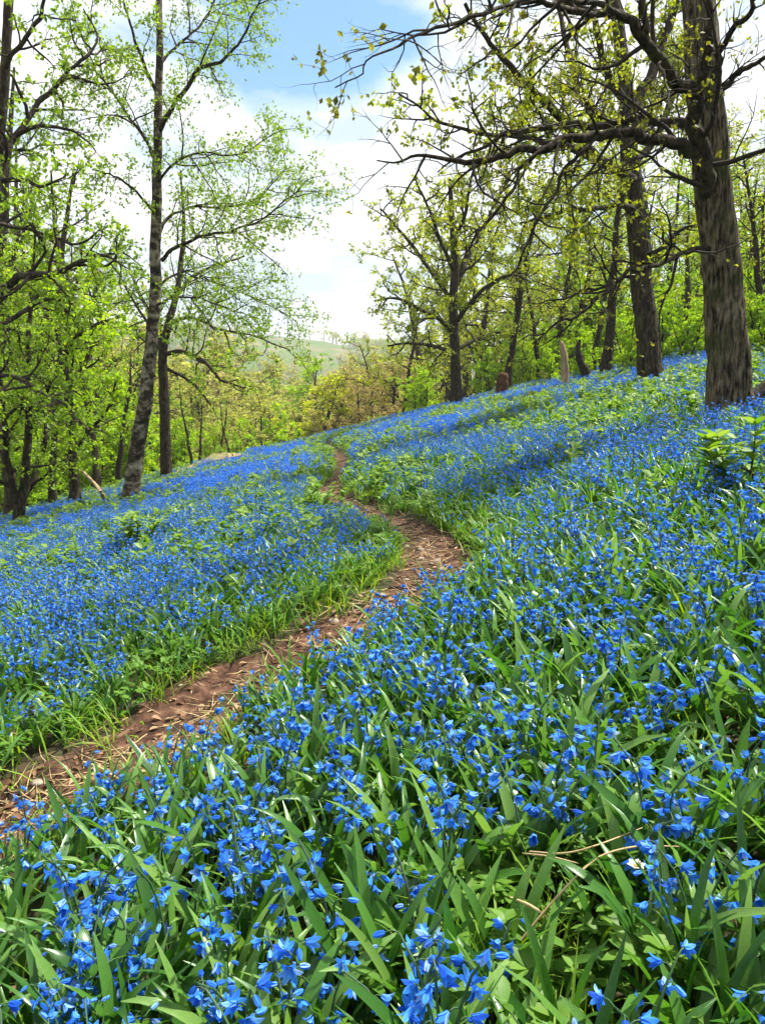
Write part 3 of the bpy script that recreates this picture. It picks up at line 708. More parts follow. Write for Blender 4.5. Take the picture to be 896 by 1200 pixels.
# ------------------------------------------------------------------ woodland trees (a few kinds, copied)
def wood_tree(name, label, cat, hgt, seed, bark, leafm, per, size, jit, group, crown_from=0.3, stems=1, spreadf=0.36, n0=1.6, fine=True, lean=0.1):
    rng = np.random.default_rng(seed)
    root = thing(name, label, cat, (0, 0, 0), group)
    a = Acc(); leaves = []
    spec = [dict(n=n0, t0=crown_from, ang=(40, 78), len=spreadf, taper=0.6, rad=0.018, seg=7, wander=0.22, trop=0.03),
            dict(n=2.6, t0=0.15, ang=(30, 70), len=0.42, taper=0.45, rad=0.018, seg=5, wander=0.26, trop=0.03, rmin=0.018),
            dict(n=3.6, t0=0.15, ang=(30, 70), len=0.48, taper=0.4, rad=0.014, rmin=0.012, seg=3, wander=0.22, trop=0.0)]
    if not fine: spec[2]['n'] = 2.4
    for s in range(stems):
        az = rng.uniform(0, 6.28)
        d = np.array([math.cos(az) * lean, math.sin(az) * lean, 1.0]); 
        if stems > 1: d[:2] *= 3.0
        d /= np.linalg.norm(d)
        r0 = hgt * 0.0165 * (0.65 if stems > 1 else 1)
        P, R = shoot(rng, (rng.normal(0, 0.12) * (stems > 1), rng.normal(0, 0.12) * (stems > 1), -0.3), d, hgt * rng.uniform(0.85, 1.0), r0, 14, 0.06, 0.03)
        R[:2] *= 1.25
        tube(a, P, R, 0, 9, 0.08, seed + s)
        spread_twigs(rng, a, leaves, (P, R), 0, spec, 1)
    part('trunk', a.mesh('trunk', [bark, M_TWIG]), root)
    V, Q = leaf_quads(rng, leaves, per, size, jit, 0.2)
    part('crown', quads_mesh('crown', V, Q, [leafm], None, None, False), root)
    return root

KINDS = {}
def kind(key, *a, **k): KINDS[key] = [(a, k), None]
kind('oak', 'deciduous_tree', '', 'tree', 13.0, 101, M_BARKD, M_YELLOW, 6.5, 0.17, 0.20, None, 0.22)
kind('oak2', 'deciduous_tree', '', 'tree', 15.0, 102, M_BARKD, M_YELLOW, 4.0, 0.16, 0.2, None, 0.30, spreadf=0.30)
kind('beech', 'deciduous_tree', '', 'tree', 14.0, 103, M_BARK, M_BRIGHT, 12.0, 0.18, 0.2, None, 0.14)
kind('hazel', 'understorey_shrub', '', 'shrub', 5.0, 104, M_BARKD, M_BRIGHT, 18.0, 0.14, 0.15, None, 0.10, stems=4, n0=2.8, spreadf=0.4)
kind('pale', 'deciduous_tree', '', 'tree', 13.0, 105, M_BARKD, M_PALE, 20.0, 0.22, 0.28, None, 0.08, fine=False, spreadf=0.4)
kind('tan', 'deciduous_tree', '', 'tree', 12.0, 106, M_BARKD, M_TAN, 11.0, 0.19, 0.25, None, 0.12, spreadf=0.42)
kind('ash', 'deciduous_tree', '', 'tree', 14.0, 107, M_BARKD, M_BIRCHL, 5.0, 0.15, 0.2, None, 0.12, spreadf=0.36)
kind('ash2', 'deciduous_tree', '', 'tree', 12.0, 109, M_BARKD, M_PALE, 6.0, 0.16, 0.2, None, 0.10, spreadf=0.36)
M_LIME = leaf_mat('lime_leaf', (0.30, 0.36, 0.02), (0.40, 0.45, 0.03), (0.48, 0.52, 0.06), 0.5, 0.55)
kind('lime', 'deciduous_tree', '', 'tree', 12.0, 110, M_BARKD, M_LIME, 18.0, 0.19, 0.25, None, 0.08, spreadf=0.36)
kind('slim', 'deciduous_tree', '', 'tree', 11.0, 108, M_BARKD, M_BIRCHL, 4.0, 0.13, 0.13, None, 0.3, spreadf=0.26)

def plant_tree(key, px, Y, top, label, group, rz=None, tilt=0.0):
    """top = the photo row that the tree's tip reaches at its place."""
    K = KINDS[key]
    x = (px - 448.0) / F * Y
    z = H(x, Y) - 0.05
    hgt = float(np.clip((pix(px, top, Y)[2] - z) * 1.05, 1.5, 32))
    h0 = K[0][0][3]
    rz = RNG.uniform(0, 6.28) if rz is None else rz
    rot = (RNG.normal(0, 0.03), RNG.normal(0, 0.03) + tilt, rz)
    sc = hgt / (h0 * 1.02)
    wide = RNG.uniform(0.9, 1.25) * (1.4 if key in ('pale', 'tan', 'lime') else 1.0)
    scale = (sc * wide, sc * wide, sc)
    if K[1] is None:
        K[1] = wood_tree(*K[0][0], **K[0][1])
        o = K[1]
        o['label'] = label
        if group: o['group'] = group
        o.location = (x, Y, z); o.rotation_euler = rot; o.scale = scale
        return o
    return dup(K[1], label, group, (x, Y, z), rot, scale)

def row(key, label, group, items):
    for px, Y, top in items:
        plant_tree(key, px, Y, top, label, group)
# left wood, beyond the lower edge of the meadow
row('ash', 'airy green tree with fine dark branches in the wood below the meadow', 'airy green trees in the wood below the meadow', [(-60, 27, 60), (40, 31, 170), (128, 36, 235), (-20, 38, 60), (75, 46, 190), (10, 54, 150), (-120, 33, 0), (-180, 28, 0), (-90, 48, 40)])
row('ash2', 'pale airy tree in the wood below the meadow', 'pale airy trees in the wood below the meadow', [(100, 32, 300), (20, 34, 280), (190, 50, 405), (150, 38, 370), (60, 50, 240), (-30, 45, 200), (225, 66, 420), (130, 60, 270), (165, 70, 345)])
row('beech', 'bright green beech in the wood below the meadow', 'bright beeches in the wood below the meadow', [(135, 30, 420), (60, 36, 400), (-40, 44, 260), (110, 56, 330), (-140, 42, 120), (-60, 70, 150), (35, 28, 440)])
row('slim', 'slim dark stemmed sapling standing below the earth bank', 'slim saplings below the earth bank', [(232, 36, 450), (255, 38, 455), (275, 46, 460), (110, 27, 350), (138, 28, 390), (303, 58, 450), (60, 25, 330), (5, 24, 300), (225, 30, 440)])
row('hazel', 'bright green many stemmed hazel at the foot of the left wood', 'hazels at the foot of the wood below the meadow', [(30, 26, 500), (115, 29, 490), (160, 30, 470), (60, 31, 470), (-20, 28, 480), (215, 40, 490), (130, 36, 460), (180, 36, 475), (10, 34, 430), (-70, 31, 450), (95, 40, 430), (245, 46, 495), (270, 52, 490), (205, 34, 490), (310, 60, 470)])
# valley trees in the middle
row('pale', 'pale lime tree with a misty crown rising from the valley', 'pale trees rising from the valley', [(262, 70, 450), (300, 80, 452), (340, 92, 458), (245, 90, 425), (285, 105, 432), (215, 80, 410), (180, 95, 400), (330, 120, 446), (375, 105, 446), (420, 120, 432), (360, 140, 440), (300, 140, 432), (250, 130, 412), (210, 120, 400), (100, 110, 340), (40, 100, 310), (-40, 105, 280), (450, 95, 430), (480, 110, 410), (-120, 90, 150), (322, 72, 462), (370, 78, 458), (235, 48, 490), (280, 60, 475), (150, 90, 380), (400, 84, 455), (350, 70, 468)])
row('tan', 'bare brownish tree hazy with buds rising from the valley', 'brownish trees rising from the valley', [(405, 70, 425), (440, 66, 420), (388, 118, 436), (415, 95, 428), (455, 82, 412), (345, 110, 440), (270, 118, 422), (225, 105, 412), (310, 150, 436), (472, 74, 405), (255, 150, 412), (425, 60, 428), (455, 58, 420), (428, 48, 440), (412, 62, 418), (470, 52, 410)])
row('beech', 'glowing lime green tree in the valley under the far hill', 'bright trees in the valley', [(365, 84, 420), (384, 96, 428), (345, 130, 436), (325, 98, 452)])
row('lime', 'rounded luminous yellow green tree standing alone in the valley below the hill', None, [(378, 62, 424)])
# crest, between the round tree and the right hand trees
row('oak', 'yellow green oak with dark spreading branches behind the crest of the meadow', 'oaks behind the crest of the meadow', [(470, 48, 330), (500, 58, 270), (560, 52, 215), (600, 46, 220), (580, 64, 190), (645, 50, 180), (620, 70, 170), (448, 66, 385), (665, 38, 230), (680, 60, 150), (540, 75, 200), (520, 66, 235)])
row('oak2', 'tall thinly leafed oak in the wood above the meadow', 'thin oaks in the wood above the meadow', [(594, 33, 190), (704, 24, 130), (820, 21, 120), (880, 18, 150), (935, 20, 80), (760, 34, 110), (850, 36, 90), (990, 24, 60), (720, 44, 120), (910, 40, 80), (800, 52, 90), (1060, 30, 50)])
row('beech', 'bright green beech in young leaf in the wood above the meadow', 'bright beeches in the wood above the meadow', [(665, 44, 300), (740, 40, 270), (800, 34, 270), (860, 28, 250), (700, 52, 240), (780, 60, 190), (880, 48, 180), (950, 32, 150), (620, 56, 300), (840, 62, 160), (920, 56, 150), (720, 33, 310), (830, 30, 290), (900, 30, 230)])
row('hazel', 'bright green many stemmed hazel under the trees above the meadow', 'hazels under the trees above the meadow', [(640, 36, 375), (672, 33, 370), (700, 30, 350), (728, 27, 345), (795, 22, 350), (822, 25, 320), (868, 20, 330), (895, 16, 330), (780, 31, 320), (690, 40, 340), (745, 36, 330), (840, 34, 290), (900, 27, 270), (930, 22, 280), (615, 42, 390), (497, 40, 425), (484, 44, 430), (655, 47, 350), (810, 40, 300), (870, 38, 270), (765, 23, 335), (710, 38, 300), (680, 26, 385), (848, 28, 300), (880, 24, 300), (740, 22, 370), (600, 46, 360), (575, 44, 395), (640, 30, 400)])
row('slim', 'slim dark stem among the trees above the meadow', 'slim stems among the trees above the meadow', [(628, 34, 260), (690, 28, 240), (712, 30, 230), (790, 26, 200), (815, 30, 180), (832, 23, 200), (868, 25, 180), (888, 22, 190), (675, 38, 230), (650, 42, 240), (735, 33, 200), (905, 30, 150), (775, 40, 160)])

# woods far off on the valley sides: a mass nobody could count
def far_tree(seed, leafm):
    r = np.random.default_rng(seed); a = Acc()
    tube(a, np.array([[0, 0, -1], [0.1, 0, 4], [0, 0.1, 8]]), np.array([.35, .25, .08]), 1, 5)
    cs = r.normal(0, 1, (9, 3)) * np.array([1.9, 1.9, 1.7]) + np.array([0, 0, 7.0])
    tips = [c + r.normal(0, 1.0, (6, 3)) for c in cs]
    V, Q = leaf_quads(r, tips, 42, 0.75, 0.55, 0.2); a.add(V, Q, 0)
    me = a.mesh('far_tree_mesh', [leafm, M_BARKD], False)
    return bpy.data.objects.new('far_tree_mesh', me)
FAR_TREES = [far_tree(901, M_PALE), far_tree(902, M_TAN), far_tree(903, M_BIRCHL), far_tree(904, M_TAN), far_tree(905, M_YELLOW)]

# ------------------------------------------------------------------ the valley air
def build_haze():
    m = bpy.data.materials.new('haze'); m.use_nodes = True; t = m.node_tree; t.nodes.clear()
    o = N(t, 'ShaderNodeOutputMaterial'); v = N(t, 'ShaderNodeVolumePrincipled', i_Density=HAZE, i_Anisotropy=0.2)
    v.inputs['Color'].default_value = (0.86, 0.90, 0.95, 1)
    t.links.new(v.outputs[0], o.inputs['Volume'])
    s = 1330.0; z0, z1 = -45.0, 150.0
    V = [(x, y, z) for z in (z0, z1) for x, y in ((-s, -s), (s, -s), (s, s), (-s, s))]
    Q = [(3, 2, 1, 0), (4, 5, 6, 7), (0, 1, 5, 4), (1, 2, 6, 5), (2, 3, 7, 6), (3, 0, 4, 7)]
    h = link('haze', quads_mesh('haze', V, Q, [m], smooth=False)); h['kind'] = 'stuff'; h['label'] = 'thin bright air over the valley'
HAZE = 0.0004
build_haze()

# ------------------------------------------------------------------ small plants: meshes
def strap(acc, Ln, wd, arch, az, m=0, tilt=0.25, rows=9, fold=0.25, twist=0.0, p0=(0, 0, 0), tipcurl=0.0):
    """A strap leaf rising from p0, leaning out to azimuth az and arching over."""
    s = np.linspace(0, 1, rows)
    th = tilt + arch * s ** 1.5 + tipcurl * s ** 4
    dx = np.sin(th); dz = np.cos(th)
    st = Ln / (rows - 1)
    X = np.concatenate([[0], np.cumsum((dx[:-1] + dx[1:]) / 2)]) * st
    Z = np.concatenate([[0], np.cumsum((dz[:-1] + dz[1:]) / 2)]) * st
    wv = wd * 0.5 * np.minimum(1, (0.45 + 1.3 * s)) * np.clip(1 - s ** 4.5, 0.0, 1) ** 0.8
    wv[-1] = wd * 0.03
    ca, sa = math.cos(az), math.sin(az)
    V = np.zeros((rows, 3, 3)); U = np.zeros((rows, 3, 2))
    for k, c in enumerate((-1, 0, 1)):
        tw = twist * s
        lat = wv * c
        nx = -dz; nz = dx                      # upper side normal in the leaf's plane
        up = np.abs(lat) * fold
        y = lat * np.cos(tw)
        off = lat * np.sin(tw) + up
        xx = X - np.cos(th) * -0 + nx * off; zz = Z + nz * off
        V[:, k, 0] = xx * ca - y * sa; V[:, k, 1] = xx * sa + y * ca; V[:, k, 2] = zz
        U[:, k, 0] = 0.5 + 0.5 * c; U[:, k, 1] = s
    V += np.array(p0)
    i, j = np.meshgrid(np.arange(rows - 1), np.arange(2), indexing='ij')
    Q = np.stack([i * 3 + j, i * 3 + j + 1, (i + 1) * 3 + j + 1, (i + 1) * 3 + j], -1).reshape(-1, 4)
    acc.add(V.reshape(-1, 3), Q, m, U.reshape(-1, 2))

def basis(d):
    d = np.asarray(d, float); d = d / np.linalg.norm(d)
    a = np.cross(d, UP if abs(d[2]) < 0.9 else np.array([1.0, 0, 0])); a /= np.linalg.norm(a)
    return a, np.cross(d, a), d

def floret(acc, rng, p, d, Ln, opening, m=0, rows=5):
    """Six pointed petals around the axis d, opening 0 (bud) .. 1 (flat star)."""
    A, B, D = basis(d)
    s = np.linspace(0, 1, rows)
    for k in range(6):
        az = k * math.pi / 3 + rng.uniform(-0.12, 0.12)
        o = opening * rng.uniform(0.85, 1.12) * (1.0 if k % 2 else 0.92)
        th = 0.30 + o * 1.05 * s + 0.55 * o * s ** 3 - (0.55 * s * (1 - o) if o < 0.35 else 0)
        st = Ln / (rows - 1)
        r = np.concatenate([[0], np.cumsum(np.sin((th[:-1] + th[1:]) / 2))]) * st + Ln * 0.07
        z = np.concatenate([[0], np.cumsum(np.cos((th[:-1] + th[1:]) / 2))]) * st
        wv = Ln * 0.20 * np.sin(np.pi * (0.18 + 0.74 * s)) ** 0.7
        wv[-1] = Ln * 0.035
        e1 = A * math.cos(az) + B * math.sin(az); e2 = -A * math.sin(az) + B * math.cos(az)
        V = np.zeros((rows, 3, 3)); U = np.zeros((rows, 3, 2))
        for j, c in enumerate((-1, 0, 1)):
            lift = -0.22 * wv * (1 - abs(c))
            V[:, j] = p + e1[None] * (r + lift * np.cos(th) * -1)[:, None] + D[None] * (z - lift * np.sin(th) * -1)[:, None] + e2[None] * (wv * c)[:, None]
            U[:, j, 0] = 0.5 + 0.5 * c; U[:, j, 1] = s
        i, jj = np.meshgrid(np.arange(rows - 1), np.arange(2), indexing='ij')
        Q = np.stack([i * 3 + jj, i * 3 + jj + 1, (i + 1) * 3 + jj + 1, (i + 1) * 3 + jj], -1).reshape(-1, 4)
        acc.add(V.reshape(-1, 3), Q, m, U.reshape(-1, 2))

def scape(rng, hgt, lean, az):
    n = 8
    s = np.linspace(0, 1, n)
    th = lean * s + 0.5 * s ** 5
    X = np.concatenate([[0], np.cumsum(np.sin(th[1:]))]) * hgt / (n - 1); Z = np.concatenate([[0], np.cumsum(np.cos(th[1:]))]) * hgt / (n - 1)
    return np.stack([X * math.cos(az), X * math.sin(az), Z], 1)

def floret_spots(rng, P, nf, Ln):
    """Where the flowers of a raceme hang: (pedicel root, flower base, axis, size, opening)."""
    o = []
    az = rng.uniform(0, 6.28)
    for k in range(nf):
        t = 1.0 - 0.40 * k / max(nf - 1, 1) * min(1, nf / 6 + 0.25)
        u = t * (len(P) - 1); i = min(int(u), len(P) - 2); f = u - i
        p = P[i] * (1 - f) + P[i + 1] * f
        az += 2.3 + rng.uniform(-0.5, 0.5)
        out = np.array([math.cos(az), math.sin(az), 0])
        d = out * rng.uniform(0.75, 1.1) + UP * rng.uniform(-0.95, 0.10)
        q = p + out * rng.uniform(0.010, 0.018) + UP * 0.004
        top = k == 0
        op = rng.choice([0.1, 0.38, 0.65, 0.95], p=[0.20, 0.34, 0.28, 0.18]) if not top else rng.choice([0.05, 0.5, 0.9])
        o.append((p, q, d / np.linalg.norm(d), Ln * rng.uniform(0.85, 1.15) * (0.72 if op < 0.2 else 1), op))
    return o

def stalk_mesh(acc, P, spots, m):
    tube(acc, P, np.linspace(0.0030, 0.0016, len(P)), m, 5)
    for p, q, d, l, op in spots:
        tube(acc, np.array([p, (p + q) / 2 + UP * 0.003, q]), np.array([0.0012, 0.001, 0.001]), m, 3)

PLANT = []            # recipes of the flowering plants
for k in range(10):
    r = np.random.default_rng(500 + k)
    nl = int(r.integers(5, 8))
    leaves = [dict(Ln=r.uniform(0.16, 0.29), wd=r.uniform(0.014, 0.026), arch=r.uniform(0.1, 1.2), az=2 * math.pi * (j + r.uniform(-0.3, 0.3)) / nl, tilt=r.uniform(0.05, 0.42), twist=r.uniform(-0.7, 0.7), tipcurl=r.uniform(-0.3, 0.7)) for j in range(nl)]
    stems = []
    for j in range(1 if k % 2 else 2):
        P = scape(r, r.uniform(0.21, 0.31), r.uniform(0.02, 0.35), r.uniform(0, 6.28))
        stems.append((P, floret_spots(r, P, int(r.integers(4, 9)), 0.0190)))
    PLANT.append((leaves, stems))
LEAFY = []
for k in range(5):
    r = np.random.default_rng(600 + k)
    nl = int(r.integers(5, 9))
    LEAFY.append([dict(Ln=r.uniform(0.18, 0.31), wd=r.uniform(0.014, 0.026), arch=r.uniform(0.1, 1.0), az=2 * math.pi * (j + r.uniform(-0.3, 0.3)) / nl, tilt=r.uniform(0.1, 0.6), twist=r.uniform(-0.8, 0.8), tipcurl=r.uniform(-0.3, 0.8)) for j in range(nl)])

def whole_plant(rec, seed, rows=7, frows=4):
    r = np.random.default_rng(seed)
    a = Acc()
    for lf in rec[0]: strap(a, m=0, rows=rows, **lf)
    for P, sp in rec[1]:
        stalk_mesh(a, P, sp, 1)
        for p, q, d, l, op in sp: floret(a, r, q, d, l, op, 2, frows)
    return a
def clump(seed, n, rad, fl=1.0):
    """A far-off clump: several plants in one small mesh, coarser."""
    r = np.random.default_rng(seed)
    a = Acc()
    for k in range(n):
        ra = rad * math.sqrt(r.uniform()); az = r.uniform(0, 6.28)
        off = np.array([ra * math.cos(az), ra * math.sin(az), 0])
        for j in range(4):
            strap(a, r.uniform(0.18, 0.28), r.uniform(0.015, 0.022), r.uniform(0.5, 1.4), r.uniform(0, 6.28), 0, r.uniform(0.1, 0.5), 4, 0.2, p0=off)
        if r.uniform() < fl:
            P = scape(r, r.uniform(0.22, 0.31), r.uniform(0, 0.3), r.uniform(0, 6.28)) + off
            for p, q, d, l, op in floret_spots(r, P, int(r.integers(5, 9)), 0.023):
                floret(a, r, q, d, l * 1.1, max(op, 0.4), 2, 3)
    return a

def proto(name, me):
    return bpy.data.objects.new(name, me)      # a mesh for the scatter below; never linked to the scene
BMATS = [M_LEAF, M_STEM, M_PETAL]
P_NEAR = [proto('bluebell_mesh', whole_plant(rec, 700 + k).mesh('bluebell_mesh', BMATS)) for k, rec in enumerate(PLANT)]
P_LEAFY = [proto('bluebell_leaves_mesh', whole_plant((rec, []), 720 + k).mesh('bluebell_leaves_mesh', BMATS)) for k, rec in enumerate(LEAFY)]
P_CLUMP = [proto('bluebell_clump_mesh', clump(740 + k, 5, 0.14).mesh('bluebell_clump_mesh', BMATS)) for k in range(5)]

def scatter(name, label, P, rot, scl, idx, protos):
    """ONE stuff object: a cloud of points on which geometry nodes set the meshes of PROTOS."""
    me = bpy.data.meshes.new(name)
    n = len(P)
    me.vertices.add(n); me.vertices.foreach_set('co', np.asarray(P, np.float32).ravel())
    a = me.attributes.new('rot', 'FLOAT_VECTOR', 'POINT'); a.data.foreach_set('vector', np.asarray(rot, np.float32).ravel())
    a = me.attributes.new('scl', 'FLOAT', 'POINT'); a.data.foreach_set('value', np.asarray(scl, np.float32))
    a = me.attributes.new('idx', 'INT', 'POINT'); a.data.foreach_set('value', np.asarray(idx, np.int32))
    seen = []
    for p in protos:
        for m in p.data.materials:
            if m not in seen: seen.append(m); me.materials.append(m)
    o = link(name, me); o['kind'] = 'stuff'; o['label'] = label
    g = bpy.data.node_groups.new(name, 'GeometryNodeTree')
    g.interface.new_socket('Geometry', in_out='INPUT', socket_type='NodeSocketGeometry')
    g.interface.new_socket('Geometry', in_out='OUTPUT', socket_type='NodeSocketGeometry')
    gi = g.nodes.new('NodeGroupInput'); go = g.nodes.new('NodeGroupOutput')
    def attr(nm, dt):
        q = g.nodes.new('GeometryNodeInputNamedAttribute'); q.data_type = dt; q.inputs['Name'].default_value = nm
        return q.outputs['Attribute']
    e2r = g.nodes.new('FunctionNodeEulerToRotation'); g.links.new(attr('rot', 'FLOAT_VECTOR'), e2r.inputs[0])
    sc = attr('scl', 'FLOAT'); ix = attr('idx', 'INT')
    jn = g.nodes.new('GeometryNodeJoinGeometry')
    for k, p in enumerate(protos):
        oi = g.nodes.new('GeometryNodeObjectInfo'); oi.transform_space = 'ORIGINAL'; oi.inputs['Object'].default_value = p; oi.inputs['As Instance'].default_value = False
        cmpn = g.nodes.new('FunctionNodeCompare'); cmpn.data_type = 'INT'; cmpn.operation = 'EQUAL'
        g.links.new(ix, cmpn.inputs[2]); cmpn.inputs[3].default_value = k
        ip = g.nodes.new('GeometryNodeInstanceOnPoints')
        g.links.new(gi.outputs[0], ip.inputs['Points']); g.links.new(cmpn.outputs[0], ip.inputs['Selection'])
        g.links.new(oi.outputs['Geometry'], ip.inputs['Instance']); g.links.new(e2r.outputs[0], ip.inputs['Rotation']); g.links.new(sc, ip.inputs['Scale'])
        g.links.new(ip.outputs[0], jn.inputs[0])
    g.links.new(jn.outputs[0], go.inputs[0])
    md = o.modifiers.new('scatter', 'NODES'); md.node_group = g
    return o

def far_woods():
    r = np.random.default_rng(77)
    n = 9000
    y = np.sqrt(r.uniform(150 ** 2, 900 ** 2, n)); x = y * r.uniform(-0.85, 0.85, n)
    z = height(x, y)
    px = 448 + F * x / y
    wood = fbm(x * 0.012, y * 0.012, 88, 4)
    field = np.exp(-(((px - 345) / 75) ** 2)) * sstep(520, 620, y)          # open pasture on the hill top
    hedge = (np.abs(((x * 0.8 + y * 0.6) % 110) - 55) < 3.5)
    k = (wood > 0.36 + 0.5 * field) | (hedge & (r.uniform(size=n) < 0.7))
    x, y, z = x[k], y[k], z[k]; n = len(x)
    scatter('distant_woods', 'hazy brown and green woods covering the far valley sides', np.stack([x, y, z], 1), np.column_stack([r.normal(0, .05, (n, 2)), r.uniform(0, 6.28, n)]), r.uniform(0.6, 1.35, n), np.clip((fbm(x * .02, y * .02, 5, 3) * 9 - 2).astype(int) + r.integers(-1, 2, n), 0, 4), FAR_TREES)
far_woods()

# ------------------------------------------------------------------ where the flowers grow
def field_points(rng, r0, r1, dens, half=0.80, back=False):
    """Random points on the slope between two distances, within an angle of the view's middle."""
    if back: half = math.pi
    n = int(half * (r1 ** 2 - r0 ** 2) * dens)
    r = np.sqrt(rng.uniform(r0 ** 2, r1 ** 2, n)); a = rng.uniform(-half, half, n)
    return r * np.sin(a), r * np.cos(a)

def to_px(x, y, z):
    c, s = math.cos(PITCH), math.sin(PITCH)
    zz = z - EYE
    dep = y * c - zz * s; up = y * s + zz * c
    dep = np.where(dep < 0.05, 0.05, dep)
    return 448 + F * x / dep, 600 - F * up / dep, dep

def left_(x, y):
    return path_dist(x, y)[1] < 0

def field_masks(x, y):
    """flower (0..1), leafy (0..1), verge (0..1) densities over the slope."""
    d, side = path_dist(x, y)
    r = np.hypot(x, y)
    edge = (0.50 + 0.50 * (1 - sstep(2.4, 6.0, r))) * 0.33 - 0.03 + 0.10 * (fbm(x * 2.5, y * 2.5, 61, 3) - 0.5)
    off = sstep(edge, edge + 0.10, d)
    left = side < 0
    vw = np.where(left, 0.20, 0.05) * np.clip(1.5 - r / 9.0, 0.35, 1) + np.where((~left) & (y > 3.6) & (y < 7), 0.17, 0)
    verge = off * (1 - sstep(edge + vw * 0.6, edge + vw * 1.3, d))
    patch = fbm(x * 0.35 + 4, y * 0.28, 41, 4); small = fbm(x * 1.4, y * 1.4, 47, 3)
    px, py, _ = to_px(x, y, base_height(x, y) + 0.15)
    green = sstep(0.51, 0.62, patch) * sstep(5, 9, r) + 0.9 * sstep(0.62, 0.72, small) * sstep(2.5, 5, r)
    green = green + 0.85 * sstep(0.54, 0.62, fbm(x * 0.9 + 7, y * 0.38, 171, 4)) * sstep(6, 10, r)
    hole = np.exp(-(((px - 660) / 120) ** 2 + ((py - 1060) / 130) ** 2))            # leafy hollow close to the eye
    knoll = np.exp(-(((px - 650) / 90) ** 2 + ((py - 487) / 20) ** 2))              # bramble bank under the second tree
    shade = np.exp(-(((px - 800) / 80) ** 2 + ((py - 480) / 22) ** 2))
    swath = np.exp(-(((px - 385) / 26) ** 2 + ((py - 530) / 16) ** 2))
    green = np.clip(green + hole * 1.0 + knoll * 1.0 + 0.6 * shade + swath, 0, 1)
    yc = np.clip(31 + 0.35 * x, 19, 38)
    inside = (1 - sstep(yc + 1, yc + 12, y)) * (1 - sstep(0.10, 0.22, bank(x, y)))
    low = sstep(-1.02, -0.86, x / np.maximum(15.0, y * 0.75))
    fl = off * (1 - verge) * (1 - 0.88 * green) * inside * low
    return fl, off * inside * low, verge, green, hole

rng = np.random.default_rng(99)
XS, YS, SET = [], [], []
for r0, r1, dens, st, half in ((0.35, 3.2, 200, 0, 1.1), (3.2, 7, 165, 0, 0.8), (7, 13, 110, 0, 0.72), (13, 24, 26, 1, 0.68), (24, 52, 19, 1, 0.66)):
    x, y = field_points(rng, r0, r1, dens, half)
    XS.append(x); YS.append(y); SET.append(np.full(len(x), st))
X = np.concatenate(XS); Y = np.concatenate(YS); SET = np.concatenate(SET)
fl, leafy, verge, green, hole = field_masks(X, Y)
u = rng.uniform(size=len(X)); u2 = rng.uniform(size=len(X))
nearness = np.clip(np.hypot(X, Y) / 9.0, 0.0, 1)
flower = u < fl * (0.55 + 0.9 * fbm(X * 1.3, Y * 1.3, 133, 3)) * (0.40 + 0.74 * nearness)
leafonly = (~flower) & (u2 < leafy * (0.95 - 0.4 * hole) * (1 - 0.75 * sstep(2.0, 7.0, np.hypot(X, Y)))) & (SET == 0)
keep = (flower | leafonly) & (np.hypot(X, Y) > 0.42)
X, Y, SET, flower = X[keep], Y[keep], SET[keep], flower[keep]
Z = height(X, Y)
px_, py_, dep = to_px(X, Y, Z + 0.18)
infr = (px_ > -15) & (px_ < 911) & (py_ > -10) & (py_ < 1215) & (dep > 0.3)
cand = np.where(flower & infr & (SET == 0))[0]
order = cand[np.argsort(dep[cand])][:300]
single = np.zeros(len(X), bool); single[order] = True
rotz = rng.uniform(0, 6.28, len(X)); scl = rng.uniform(0.78, 1.15, len(X))
pd_, ps_ = path_dist(X, Y)
scl = scl * (1 - np.where(ps_ < 0, 0.36, 0.2) * (1 - sstep(0.3, 1.0, pd_)))          # shorter plants at the trodden edge
# leave room right in front of the lens
idx = np.where(SET == 1, rng.integers(15, 20, len(X)), np.where(flower, rng.integers(0, 10, len(X)), rng.integers(10, 15, len(X))))
tilt = rng.normal(0, 0.10, (len(X), 2))
rest = ~single
scatter('bluebells', 'carpet of blue flowers covering the slope on both sides of the path', np.stack([X, Y, Z - 0.01], 1)[rest], np.column_stack([tilt, rotz])[rest], scl[rest], idx[rest], P_NEAR + P_LEAFY + P_CLUMP)
print('bluebell points', len(X), 'flowering', flower.sum(), 'farthest single', dep[order].max())

# --- the 300 that show largest, each with its leaves, stalks and flowers
SRC = {}
def bluebell_source(k, fine):
    rec = PLANT[k]
    r = np.random.default_rng(700 + k)
    root = thing('bluebell', 'bluebell', 'flower', (0, 0, 0), 'g')
    for lf in rec[0]:
        a = Acc(); strap(a, m=0, rows=10, **lf)
        part('leaf', a.mesh('leaf', [M_LEAF]), root)
    for P, sp in rec[1]:
        a = Acc(); stalk_mesh(a, P, sp, 0)
        st = part('flower_stalk', a.mesh('flower_stalk', [M_STEM]), root)
        if fine:
            for p, q, d, l, op in sp:
                a = Acc(); floret(a, r, np.zeros(3), d, l, op, 0, 6)
                part('flower' if op > 0.2 else 'flower_bud', a.mesh('flower', [M_PETAL]), st, tuple(q))
        else:
            a = Acc()
            for p, q, d, l, op in sp: floret(a, r, q, d, l, op, 0, 5)
            part('flower_head', a.mesh('flower_head', [M_PETAL]), st)
    return root
def spot_label(px, py):
    if px < 300 and py < 900: return 'bluebell on the far side of the path', 'bluebells along the far side of the path'
    if py > 1080 and px < 460: return 'large bluebell among upright strap leaves in the nearest drift, below the path', 'bluebells in the nearest drift'
    if py > 980 and px >= 460: return 'bluebell around the nearest leafy hollow of low herbs and straws', 'bluebells around the leafy hollow'
    if px < 470: return 'bluebell beside the near edge of the path', 'bluebells beside the near edge of the path'
    return 'bluebell in the drift of strap leaves between the path bend and the leafy hollow', 'bluebells between the path bend and the leafy hollow'
